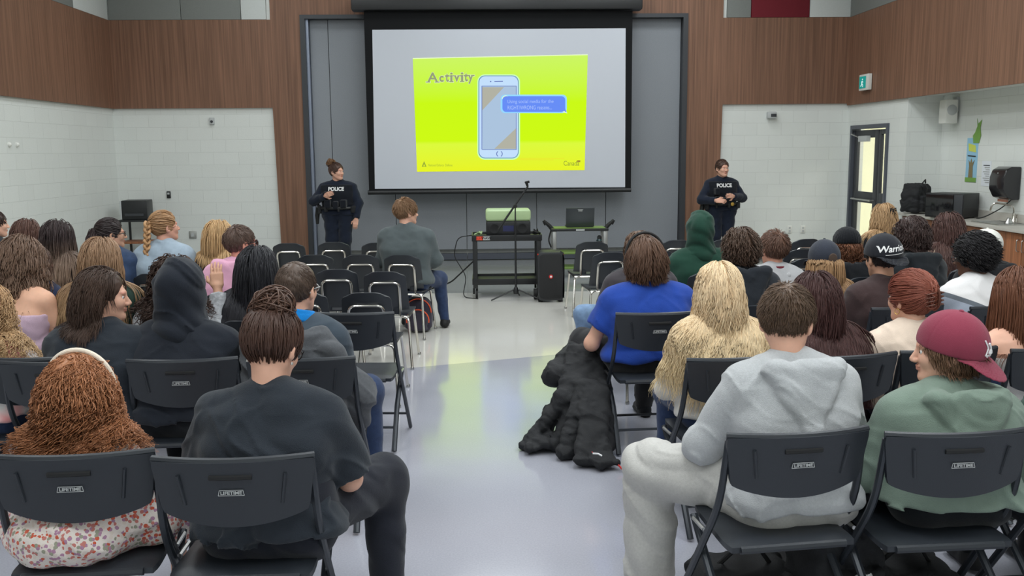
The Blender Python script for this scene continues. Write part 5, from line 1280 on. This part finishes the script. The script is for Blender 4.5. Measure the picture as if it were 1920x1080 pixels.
hp_ = MB().tube([(.118*math.cos(a), -.01, .03+.138*math.sin(a)) for a in np.linspace(-.2, math.pi+.2, 21)], .0085, 8)
hpo = p.attach(hp_, 'headphones', M['rub'])
for k in (-1, 1):
    c_ = MB().lathe([(.03, -.014), (.041, -.008), (.041, .01), (.028, .018)], (0, 0, 0), 16, rotm(0, R(90)*k)); c_.v = [(x+k*.108, y-.005, z-.01) for x, y, z in c_.v]; p.attach(c_, 'ear_cup', M['plas'], hpo)
chair('f', 1.0, 5.53, R(4), 'black folding chair holding the young man in royal blue')
JK = cloth((62, 48, 48), name='brown_jacket')
p = Person('young man in black-brown jacket with flat-billed black lettered cap worn backward', 1655, 446, 5.65, rz=14, hy=-4, hp=-6, lean=5, wd=1.1, inf=.022, skin=TAN)
p.body(); p.top('jacket', JK, 'long', g=.03, amp=.006, collar=(.085, .02, .018)); rest(p)
p.hair(hairmat((46, 39, 39)), 'short', L=.03, n=1300, nape=-.08, hat=(rotm(R(8)), .02, .016))
cb_ = cloth((38, 40, 46), name='black_cap'); o, dome, Rt = cap_obj(p, cb_, 'back', tilt=8, crown=.016, flat=.7, bz=.02)
hx = lambda v_: p.from_head(np.array([v_])@Rt.T)[0]-p.from_head([(0, 0, 0)])[0]
print_on(p, 'cap_lettering', 'Warriors', .05, p.from_head([np.array([.0, -.3, .078])@Rt.T])[0], hx((1, 0, .12))*p.hsc**-1*.95, hx((0, 0, 1)), hx((0, 1, 0)), dome, M['wprint'], o, bold=.0012, shear=.25)
print_on(p, 'cap_line', '__________', .022, p.from_head([np.array([.0, -.3, .055])@Rt.T])[0], hx((1, 0, .12)), hx((0, 0, 1)), hx((0, 1, 0)), dome, M['wprint'], o, bold=.001)
chair('f', p.x, p.y, p.rz, 'black folding chair holding the young man in the lettered cap')
HW = cloth((212, 212, 216)); 
p = Person('young man with short black afro and glasses in white and grey hoodie', 1826, 443, 5.65, rz=16, hy=22, hp=-10, lean=6, wd=1.12, inf=.024, skin=DARK)
gm = cloth((160, 168, 182), name='two_tone'); N, L, b = nodes(gm); t = N.new('ShaderNodeTexCoord'); vd = N.new('ShaderNodeVectorMath'); vd.operation = 'DOT_PRODUCT'; vd.inputs[1].default_value = (.42, 0, 1); L.new(t.outputs['Object'], vd.inputs[0])
mr_ = N.new('ShaderNodeMapRange'); mr_.inputs[1].default_value = float(p.N[2]-.3); mr_.inputs[2].default_value = float(p.N[2]); L.new(vd.outputs['Value'], mr_.inputs[0]); c_ = N.new('ShaderNodeValToRGB'); c_.color_ramp.interpolation = 'CONSTANT'; L.new(mr_.outputs[0], c_.inputs[0])
for i_, (pp, cc) in enumerate(((0, (156, 164, 178)), (.42, (104, 110, 118)), (.52, (224, 222, 222)))):
    e = c_.color_ramp.elements[i_] if i_ < 2 else c_.color_ramp.elements.new(pp); e.position = pp; e.color = srgb(cc)
L.new(c_.outputs[0], b.inputs['Base Color'])
p.body(); p.top('hoodie', gm, 'long', g=.03, amp=.007, seed=4); rest(p)
p.hair(hairmat((41, 39, 41), rough=.7), 'curl', L=.05, vol=.03, wave=.01, wl=.03, n=2600, seed=17, cap=.022, r=.003, droop=.02); p.glasses()
chair('f', p.x, p.y, p.rz, 'black folding chair holding the young man in white and grey hoodie')
# ---- rows on school chairs
def sch(p, lab, rz=None): return chair('s', p.x, p.y-.02, p.rz if rz is None else R(rz), lab)
def quick(lab, clab, u, v, Y, topn, tm, hair=None, sleeve='long', hood=None, collar=None, pants=None, kind='s', hk=None, g=.022, **k):
    p = Person(lab, u, v, Y, **k); p.body(); p.top(topn, tm, sleeve, g=g, amp=.005, hood=hood, collar=collar, seed=int(u) % 9)
    rest(p, pants)
    if hair: p.hair(hair, **hk)
    sch(p, clab); return p
quick('person in navy sweater with white collar hidden behind wavy brown hair', 'school chair under the navy sweater', 66, 462, 6.8, 'sweater', cloth((36, 42, 66)), hairmat((87, 66, 55)), rz=-20, hy=-12, lean=6, wd=1.1, collar=(.07, .03, .012), hk=dict(style='long', L=.2, n=600))
quick('girl in black top with long dark hair fading to light brown tips', 'school chair of the girl with faded hair tips', 108, 417, 7.6, 'top', BLK2, hairmat((62, 50, 50), (140, 116, 98), z0=.85, z1=1.12), rz=-12, hy=-4, lean=4, hk=dict(style='long', L=.5, n=800, vol=.03, tuck=1.5, seed=2))
p = quick('girl in black hooded coat with dark brown hair by the side wall', 'school chair near the side wall under the black coat', 50, 413, 8.3, 'hooded_coat', BLK2, hairmat((101, 73, 64)), hood='down', rz=-14, hy=-10, lean=4, g=.032, hk=dict(style='long', L=.3, n=500, vol=.02, tuck=1.4))
quick('person cut off by the picture edge, only cheek and dark hair showing', 'school chair at the very edge of the picture', -12, 395, 8.8, 'top', BLK, hairmat((66, 48, 44)), rz=-25, hy=-30, lean=4, hk=dict(style='short', n=500))
p = quick('girl in blue denim jacket with dark ponytail and glasses in profile', 'school chair under the blue denim jacket', 207, 411, 7.95, 'denim_jacket', cloth((54, 70, 98), noise=.15, ns=25), hairmat((55, 46, 46)), rz=-14, hy=-48, lean=5, g=.03, wd=1.15, collar=(.075, .03, .014), hk=dict(style='bun', bun=(0, -.11, .06), vol=.008, r=.003), skin=TAN)
p.glasses()
def tail(p, m, L_=.2, r=.028, off=(0, -.13, .05), wd_=.02):
    a = p.from_head([off])[0]; rng = np.random.default_rng(3); n = 160; K = 8; tt = np.linspace(0, 1, K)
    S_ = a+rng.normal(size=(n, 1, 3))*[.012, .012, .006]+np.stack([tt*0, -.03*np.sin(tt*2.2), -L_*tt], 1)[None]+rng.normal(size=(n, 1, 3))*np.array([wd_, wd_*.7, 0])*np.sin(tt*2.6)[None, :, None]
    V, F = strands(S_, np.ones((n, K))*.0045*np.interp(tt, [0, .8, 1], [1, 1, .3])[None]); return link_mesh('ponytail', np_mesh('ponytail', V, F, tone=np.repeat(rng.uniform(.2, .8, n), K*3)), m, p.root)
tail(p, hairmat((62, 50, 50)), .16)
p = quick('girl in pale denim shirt with a long honey-blonde braid', 'school chair of the girl with the braid', 308, 397, 7.95, 'denim_shirt', cloth((158, 174, 188), noise=.06, ns=30), hairmat((173, 135, 98)), rz=-8, hy=-44, hp=4, lean=3, g=.026, wd=1.12, collar=(.072, .03, .012), hk=dict(style='bun', bun=(-.02, -.1, .05), vol=.01, r=.003), skin=(214, 160, 138))
a = p.from_head([(-.0, -.125, .06)])[0]; K = 40; tt = np.linspace(0, 1, K); bs_ = []
for j in range(3):
    ph = tt*26+j*2.094; bs_.append(a+np.stack([.018*np.sin(ph)-.02*tt, -.02-.03*np.sin(tt*2.4)+.012*np.sin(2*ph), -.56*tt], 1))
V, F = strands(np.array(bs_), np.ones((3, K))*.0165*np.interp(tt, [0, .85, 1], [1, .75, .3])[None], 8); link_mesh('braid', np_mesh('braid', V, F, tone=np.repeat([.4, .55, .7], K*8)), hairmat((185, 144, 103)), p.root)
quick('girl with straight blonde bob and dark top by the pink hoodie', 'school chair of the girl with the blonde bob', 411, 416, 7.95, 'top', cloth((62, 46, 42)), hairmat((205, 169, 123)), rz=-10, hy=-20, lean=4, hk=dict(style='long', L=.24, n=800, vol=.022, tuck=1))
p = quick('boy in pink hoodie with short brown hair and dark glasses', 'school chair holding the boy in pink', 451, 424, 6.8, 'hoodie', cloth((224, 168, 194)), hairmat((98, 78, 69)), hood='down', rz=-12, hy=-42, hp=2, lean=8, g=.034, wd=1.15, hk=dict(style='short', L=.035, vol=.013, n=1200), skin=(214, 150, 130))
p.glasses(M['lens'])
p = quick('boy in charcoal zip sweater sitting alone on the aisle, looking sideways', 'school chair of the boy in the charcoal zip sweater', 762, 374, 9.15, 'sweater', cloth((84, 92, 94)), hairmat((142, 110, 82)), rz=-8, hy=-52, hp=0, lean=4, g=.026, wd=1.25, collar=(.068, .03, .016), pants=JEAN, hk=dict(style='short', L=.045, vol=.016, n=1500),
          knees=[(-.1, .4), (.25, .36, .5)], feet=[(-.12, .42), (.3, .34)], arms={1: ((.27, .05, -.3), (.2, .25, -.36))})
R_ = lambda *a, **k: quick(*a, **k)
R_('young man in charcoal T-shirt and washed jeans with shaggy brown hair', 'school chair under the charcoal T-shirt', 1197, 438, 6.8, 'tshirt', cloth((66, 62, 66)), hairmat((107, 82, 66)), sleeve='elbow', rz=12, hy=4, lean=8, wd=1.2, pants=JEANL, hk=dict(style='curl', L=.07, vol=.02, wave=.005, wl=.06, n=1100, cap=.012), knees=[(-.34, .3, .54), (.1, .42)], feet=[(-.3, .34), (.1, .46)])
p = Person('person in dark green hoodie with the hood pulled up, facing the screen', 1312, 408, 7.6, rz=6, hy=-8, hp=-2, lean=3, wd=1.15, inf=.02); p.body(); GR = cloth((34, 66, 54)); p.top('hoodie', GR, 'long', g=.032, amp=.006, seed=3); hood_up(p, GR, rad=(.112, .135, .13)); rest(p); sch(p, 'school chair of the person in the green hood')
R_('boy in black hoodie with curly dark brown hair near the green hood', 'school chair holding the curly boy in black', 1387, 430, 6.0, 'hoodie', cloth((40, 44, 50)), hairmat((89, 69, 57)), hood='down', rz=8, hy=4, lean=5, g=.03, wd=1.1, hk=dict(style='curl', L=.07, vol=.02, wave=.009, wl=.04, n=1300, cap=.006, droop=.08, nape=-.06), skin=(210, 150, 124))
p = R_('boy in grey hoodie over maroon collar with reddish brown hair', 'school chair of the boy with the maroon collar', 1451, 436, 6.9, 'hoodie', cloth((178, 178, 180)), hairmat((107, 78, 64)), hood=None, rz=10, hy=6, lean=4, g=.03, hk=dict(style='short', L=.05, vol=.018, n=1500, nape=-.085), skin=(218, 160, 136))
def mc(P): q = P-(p.N+np.array([0, -.005, .0])); rr_ = np.sqrt(q[:, 0]**2+(q[:, 1]*1.05)**2)-.078; return np.sqrt(rr_**2+np.maximum(0, np.abs(q[:, 2]+q[:, 1]*.2)-.025)**2)-.012
sdf_obj('maroon_collar', mc, p.N-.15, p.N+.15, .008, cloth((112, 42, 52)), p.root)
def bigneck(P): return np.minimum(*[rc(P, p.N+np.array([k*.11, .02, .0]), p.N+np.array([k*.05, -.1, -.02]), .028, .03) for k in (-1, 1)])
sdf_obj('hood', bigneck, p.N-.2, p.N+.2, .008, cloth((182, 182, 184)), p.root)
p = R_('person in grey sweatshirt and dark baseball cap with light brown hair below', 'school chair of the person in the plain dark cap', 1545, 455, 6.1, 'sweatshirt', cloth((128, 132, 130)), hairmat((185, 148, 110)), rz=10, hy=-4, lean=5, wd=.98, hk=dict(style='long', L=.22, vol=.014, n=1300, tuck=1.5, nape=-.08, hat=(rotm(R(-4)), .012, .008)))
o, dome, Rt = cap_obj(p, cloth((52, 56, 66), name='dark_cap'), 'front', tilt=-4, crown=.008)
p.attach(MB().lathe([(.03, 0), (.026, .004), (.01, .006)], (0, -.128, .04), 16, rotm(R(90))), 'strap_opening', cloth((84, 70, 62)), o)
p = R_('person in black hoodie and black beanie with curly brown hair', 'school chair of the person in the black beanie', 1587, 432, 7.2, 'hoodie', BLK2, hairmat((130, 87, 64)), hood='down', rz=12, hy=-14, lean=4, g=.03, wd=1.1, hk=dict(style='curl', L=.13, vol=.02, wave=.009, wl=.04, n=800, nape=-.09, hat=(rotm(0), .03, .008)), skin=(214, 156, 132))
def bn(P):
    q = p.to_head(P); d = ell(q, (0, -.02, .05), (.1, .12, .105)); d = smax(d, .018-q[:, 2]-.15*q[:, 1], .015); return d*p.hsc+.0025*np.sin(np.arctan2(q[:, 0], q[:, 1])*40)
p.garment('beanie', bn, cloth((24, 26, 30), name='beanie_knit'), h=.007, lo=p.hc-.26, hi=p.hc+.28)
R_('young man in black hoodie with tousled dark hair beside the lettered cap', 'school chair of the tousle-haired young man', 1706, 411, 6.7, 'hoodie', cloth((34, 38, 42)), hairmat((69, 53, 50)), hood='down', rz=14, hy=34, hp=-8, lean=5, g=.034, wd=1.15, hk=dict(style='curl', L=.1, vol=.024, wave=.01, wl=.08, n=1300, cap=.014), skin=(212, 156, 130))
p = R_('girl in cream lace top with long dark brown hair by the counter', 'school chair of the girl in cream lace', 1776, 402, 7.7, 'lace_top', cloth((226, 200, 176), noise=.2, ns=60, bump=.5, bs=90), hairmat((89, 64, 59)), rz=16, hy=10, lean=3, hk=dict(style='long', L=.42, n=900, vol=.026, tuck=1.5, wave=.003))
p = R_('person in black hoodie and white baseball cap behind the short afro', 'school chair of the person in the white cap', 1848, 434, 6.95, 'hoodie', BLK2, hairmat((71, 55, 48)), hood='down', rz=18, hy=10, lean=4, g=.04, wd=1.2, hk=dict(style='short', n=600, hat=(rotm(0), .012, .008)))
cap_obj(p, cloth((222, 222, 214), name='white_cap'), 'front', crown=.008)
p = R_('girl in black top with blonde hair tied by a small black bow', 'school chair nearest the door, holding the girl with the bow', 1656, 384, 8.9, 'top', BLK2, hairmat((185, 151, 112)), rz=12, hy=8, lean=2, hk=dict(style='long', L=.3, n=800, vol=.02, wave=.004))
bw = MB()
for k in (-1, 1): bw.tube([(0, -.12, .085), (k*.03, -.13, .1), (k*.035, -.13, .078), (0, -.12, .083)], .006, 6).tube([(0, -.12, .085), (k*.02, -.14, .045)], .005, 5)
p.attach(bw, 'hair_bow', M['rub'])
# ---- empty school chairs
for x, y, a, lab in ((-2.11, 10.42, 0, 'empty school chair in the front row next to the wood wing'), (-1.64, 10.48, 2, 'empty school chair in the front row before the officer with the bun'), (-1.15, 10.36, 3, 'empty school chair in the front row, closest to the seated boy'),
                     (-1.61, 9.2, 0, 'empty school chair in the second row behind the officer, wall side'), (-1.17, 9.15, 0, 'empty school chair right beside the boy in the charcoal sweater'),
                     (-1.23, 8.05, 0, 'empty school chair behind the boy, one seat in from the aisle'), (-.8, 7.86, -2, 'empty school chair on the aisle, directly behind the seated boy'),
                     (-.81, 6.7, -2, 'empty school chair on the aisle just ahead of the empty folding chair'), (-1.27, 6.75, 0, 'empty school chair ahead of the boy with the blue collar'),
                     (1.17, 10.2, 3, 'empty school chair beside the aisle nearest the laptop trolley'), (1.21, 9.12, 5, 'empty school chair beside the aisle, second from the front'), (1.68, 9.16, 8, 'empty school chair between the aisle chair and the green hood'),
                     (2.1, 10.25, 3, 'empty school chair in front of the green hood'), (2.62, 10.25, 5, 'empty school chair in front of the curly boy in black'), (3.49, 10.2, 8, 'empty school chair at the front against the white wall'),
                     (3.07, 9.15, 8, 'empty school chair ahead of the plain dark cap'), (2.86, 8.4, 10, 'empty school chair just ahead of the black beanie'), (1.22, 7.95, 6, 'empty school chair ahead of the shaggy brown hair'), (3.55, 6.55, 16, 'empty school chair ahead of the short afro')):
    chair('s', x, y, R(a), lab)
# ---- officers
DN = cloth((30, 36, 50), name='uniform'); VS = cloth((24, 27, 34), name='vest', bump=.4)
def officer(lab, u, v, rz, hy, arms, bun, wd, palm=None, hb=(0, -.06, .13)):
    p = Person(lab, u, v, 14.0, rz=rz, hy=hy, hp=0, lean=0, wd=wd, stand=True, sc=.98, arms=arms, skin=(214, 164, 142)); p.near = 7.; p.h = .012
    p.palm = palm or {}; p.curl = {0: .6, 1: .6}
    p.body(); p.top('uniform_shirt', DN, 'long', g=.02, amp=.005, collar=(.07, .01, .012), fo=.95, hem=-.1); p.pants(DN, g=.022, amp=.006, flare=.005); p.shoes(M['rub'])
    def vf(P):
        d = p.torso(P, .036, .22); c = p.N; d = smax(d, P[:, 2]-(c[2]-.02), .02)
        d = smax(d, -(rc(P, c+np.array([0, 0, -.05]), c+np.array([0, 0, .2]), .09, .12)), .015); d = smax(d, np.abs(P[:, 0])-.19*wd, .02)
        for kx, kz, w_, h_ in ((-.09, -.3, .035, .05), (0.0, -.32, .03, .05), (.09, -.3, .035, .05), (.11, -.17, .025, .04)):
            q = np.abs(P-(p.N+np.array([kx*wd, .14*wd, kz])))-np.array([w_, .045, h_]); d = smin(d, np.sqrt((np.maximum(q, 0)**2).sum(1))-.008, .01)
        return d
    p.garment('vest', vf, VS, h=.009)
    X = (1, 0, 0)
    o_ = p.N+np.array([0, .4, -.085]); print_on(p, 'police_lettering', 'POLICE', .075, o_, (-1, 0, 0), (0, 0, 1), (0, -1, 0), lambda P: np.minimum(vf(P), p.ftop(P)), M['wprint'], p.root, bold=.003, off=.004, sx=.95)
    bt = MB(); hz = p.hip[2]+.06
    bt.tube([(.0+(.165*wd+.05)*math.cos(a), -.02+(.14*wd+.02)*math.sin(a), hz) for a in np.linspace(0, 2*math.pi, 29)[:-1]], .022, 8, closed=True)
    belt = bt.build('duty_belt', M['black'], p.root)
    for a, sz in ((20, (.04, .08, .13)), (150, (.05, .08, .1)), (60, (.06, .03, .07)), (100, (.05, .03, .06))):
        MB().box(((.165*wd+.07)*math.cos(R(a)), -.02+(.14*wd+.04)*math.sin(R(a)), hz-.02), sz, rotm(0, 0, R(a))).build('pouch', M['bag'], belt, bevel=.01)
    k = 1; hx_ = (.165*wd+.09); MB().tube([(hx_, -.03, hz), (hx_+.02, -.03, hz-.12), (hx_+.015, 0, hz-.24)], [.035, .035, .022], 8).tube([(hx_, -.03, hz+.02), (hx_+.01, -.08, hz+.07)], .018, 6).build('holster', M['rub'], belt)
    p.hair(hairmat((82, 59, 50)), 'bun', bun=hb, vol=.008, r=.003)
    return p, belt, hz, wd
p, belt, hz, wd = officer('officer with a high curly bun in dark police uniform looking toward the screen', 631, 306, 176, 62, {0: ((-.31, .02, -.3), (-.28, .1, -.53)), 1: ((.36, .05, -.27), (.14, .22, -.18))}, True, 1.3, palm={1: (-.2, -1, 0)}, hb=(0, -.09, .12))
p.loopy((0, -.1, .13), .055, 120, hairmat((114, 82, 57)), r=.006); o = None
p, belt, hz, wd = officer('officer with slicked-back hair in dark police uniform gesturing with both hands', 1355, 300, 186, 12, {0: ((-.33, .02, -.28), (-.09, .24, -.24)), 1: ((.33, .06, -.3), (.17, .26, -.3))}, False, 1.18, palm={0: (0, -1, -.3), 1: (0, -1, -.4)}, hb=(0, -.11, .05))
MB().lathe([(.03, 0), (.026, .006), (.012, .01)], (-.1, .185, hz+.0), 12, rotm(R(-90))).build('belt_badge', M['gold'], belt)
# ---- bags and coats
nt_ = np.array
def blob(name, f, c, ext, h, m, label, cat, parent=None):
    c = nt_(c, float); o = sdf_obj(name, f, -nt_(ext, float), nt_(ext, float), h, m, parent); o.location = c
    return tag(o, label, cat)
# coat sliding from the lap of the blue T-shirt to the floor
ox, oy = .62, 5.35
def cf(P):
    A = lambda *q: nt_(q, float)-nt_([ox, oy, 0])
    L_ = []
    for (a, b, wa, wb, ra, rb, X) in (
        ((.66, 5.75, .5), (.6, 5.5, .3), .09, .12, .07, .07, (1, .2, 0)),
        ((.6, 5.55, .36), (.44, 5.4, .05), .05, .05, .05, .05, (.3, 1, 0)),
        ((.56, 5.5, .36), (.27, 5.42, .05), .03, .05, .055, .04, (.6, .6, .3)),
        ((.62, 5.45, .36), (.5, 5.22, .05), .04, .06, .055, .045, (1, .4, 0)),
        ((.66, 5.4, .33), (.6, 5.08, .05), .05, .07, .05, .04, (1, .3, 0)),
        ((.7, 5.45, .34), (.72, 5.28, .06), .04, .06, .05, .05, (.4, 1, 0)),
        ((.5, 5.6, .3), (.36, 5.58, .06), .05, .07, .05, .05, (.4, .8, 0)),
        ((.62, 5.12, .07), (.69, 5.0, .045), .06, .05, .035, .025, (1, .2, 0)),
        ((.36, 5.36, .06), (.27, 5.34, .05), .06, .05, .04, .03, (.3, 1, .1))):
        L_.append(slab(P, A(*a), A(*b), wa, wb, ra, rb, nrm(X)))
    d = sminl(L_, .022)
    d = smin(d, slab(P, A(.56, 5.84, .48), A(.47, 5.72, .4), .05, .06, .075, .085, nrm((.5, 1, .2))), .015)
    return smax(d+folds(P, .008, 15, 3)+folds(P, .004, 34, 6), .004-P[:, 2], .01)
o = sdf_obj('winter_coat', cf, (-.5, -.5, -.02), (.35, .7, .75), .009, M['bag']); o.location = (ox, oy, 0)
tag(o, 'black padded winter coat slumped on the floor beside the blue T-shirt seat', 'coat')
for q_ in ((-.02, -.29, .09), (.12, -.37, .04)): MB().tube([q_, (q_[0]+.02, q_[1]-.015, q_[2]-.02)], .006, 6).build('zip_pull', M['red'], o)
V, F = text_verts('~~', .05, bold=.002)
MB().tube([(-.02, -.345, .1), (.01, -.352, .1), (.03, -.36, .09)], .005, 6).build('stitched_mark', M['wprint'], o)
def pack(w_, d_, h_, lump=.008, seed=1):
    def f(P):
        q = np.abs(P-nt_([0, 0, h_/2]))-nt_([w_/2-.06, d_/2-.05, h_/2-.07]); q[:, 0] += np.clip(P[:, 2]-h_*.6, 0, 1)*.35
        d = np.sqrt((np.maximum(q, 0)**2).sum(1))+np.minimum(q.max(1), 0)-.05
        q = np.abs(P-nt_([0, -d_/2, h_*.33]))-nt_([w_/2-.09, .02, h_*.2]); d = smin(d, np.sqrt((np.maximum(q, 0)**2).sum(1))-.03, .015)
        return smax(d+folds(P, lump, 16, seed), .002-P[:, 2], .006)
    return f
bx_, by_ = float(at(798, 600, 0)[0]), 9.25
o = sdf_obj('backpack', pack(.3, .22, .36), (-.25, -.22, -.02), (.25, .2, .45), .01, cloth((62, 58, 70), noise=.1)); o.location = (bx_-.03, by_, 0); tag(o, 'dark grey backpack with red piping under the chair of the charcoal-sweater boy', 'backpack')
MB().tube([(.1*math.cos(a)*1.1, -.16, .13+.11*math.sin(a)) for a in np.linspace(-.2, math.pi+.2, 14)], .006, 6).build('red_piping', M['orange'], o); MB().tube([(.13*math.cos(a), -.1, .2+.14*math.sin(a)) for a in np.linspace(0, math.pi, 14)], .006, 6).build('red_piping', M['orange'], o)
o = sdf_obj('backpack', pack(.42, .28, .44, .014, 4), (-.3, -.25, -.02), (.3, .25, .52), .01, M['bag']); o.location = (6.07, 12.9, ZC); o.rotation_euler = (0, 0, R(35)); tag(o, 'black backpack leaning on the countertop beside the microwave', 'backpack')
MB().tube([(-.04, -.1, .42), (0, -.12, .47), (.04, -.1, .42)], .01, 6).build('grab_handle', M['rub'], o)
o = sdf_obj('backpack', pack(.34, .24, .4, .01, 2), (-.25, -.22, -.02), (.25, .2, .48), .009, M['bag']); o.location = (1.32, 3.33, 0); o.rotation_euler = (0, 0, R(20)); tag(o, 'black sports backpack printed 14 on the floor between the grey and sage hoodies', 'backpack')
for tx, sz, zz in (('14', .055, .16), ('BLADES', .022, .22)):
    print_on(None, 'bag_print', tx, sz, (-.0, -.4, zz), (1, 0, 0), (0, 0, 1), (0, 1, 0), pack(.34, .24, .4, .01, 2), M['wprint'], o, bold=.002, off=.003)
for x_, y_, lab in ((1.0, 3.42, 'black duffel bag on the floor under the light grey hoodie seat'), (1.62, 3.4, 'black duffel bag on the floor under the sage hoodie seat')):
    o = sdf_obj('duffel_bag', pack(.42, .3, .2, .012, 5), (-.3, -.28, -.02), (.3, .25, .3), .012, M['bag']); o.location = (x_, y_, 0); tag(o, lab, 'bag')
    MB().tube([(-.1, -.02, .18), (-.05, -.05, .25), (.05, -.05, .25), (.1, -.02, .18)], .009, 6).build('handle', M['rub'], o)
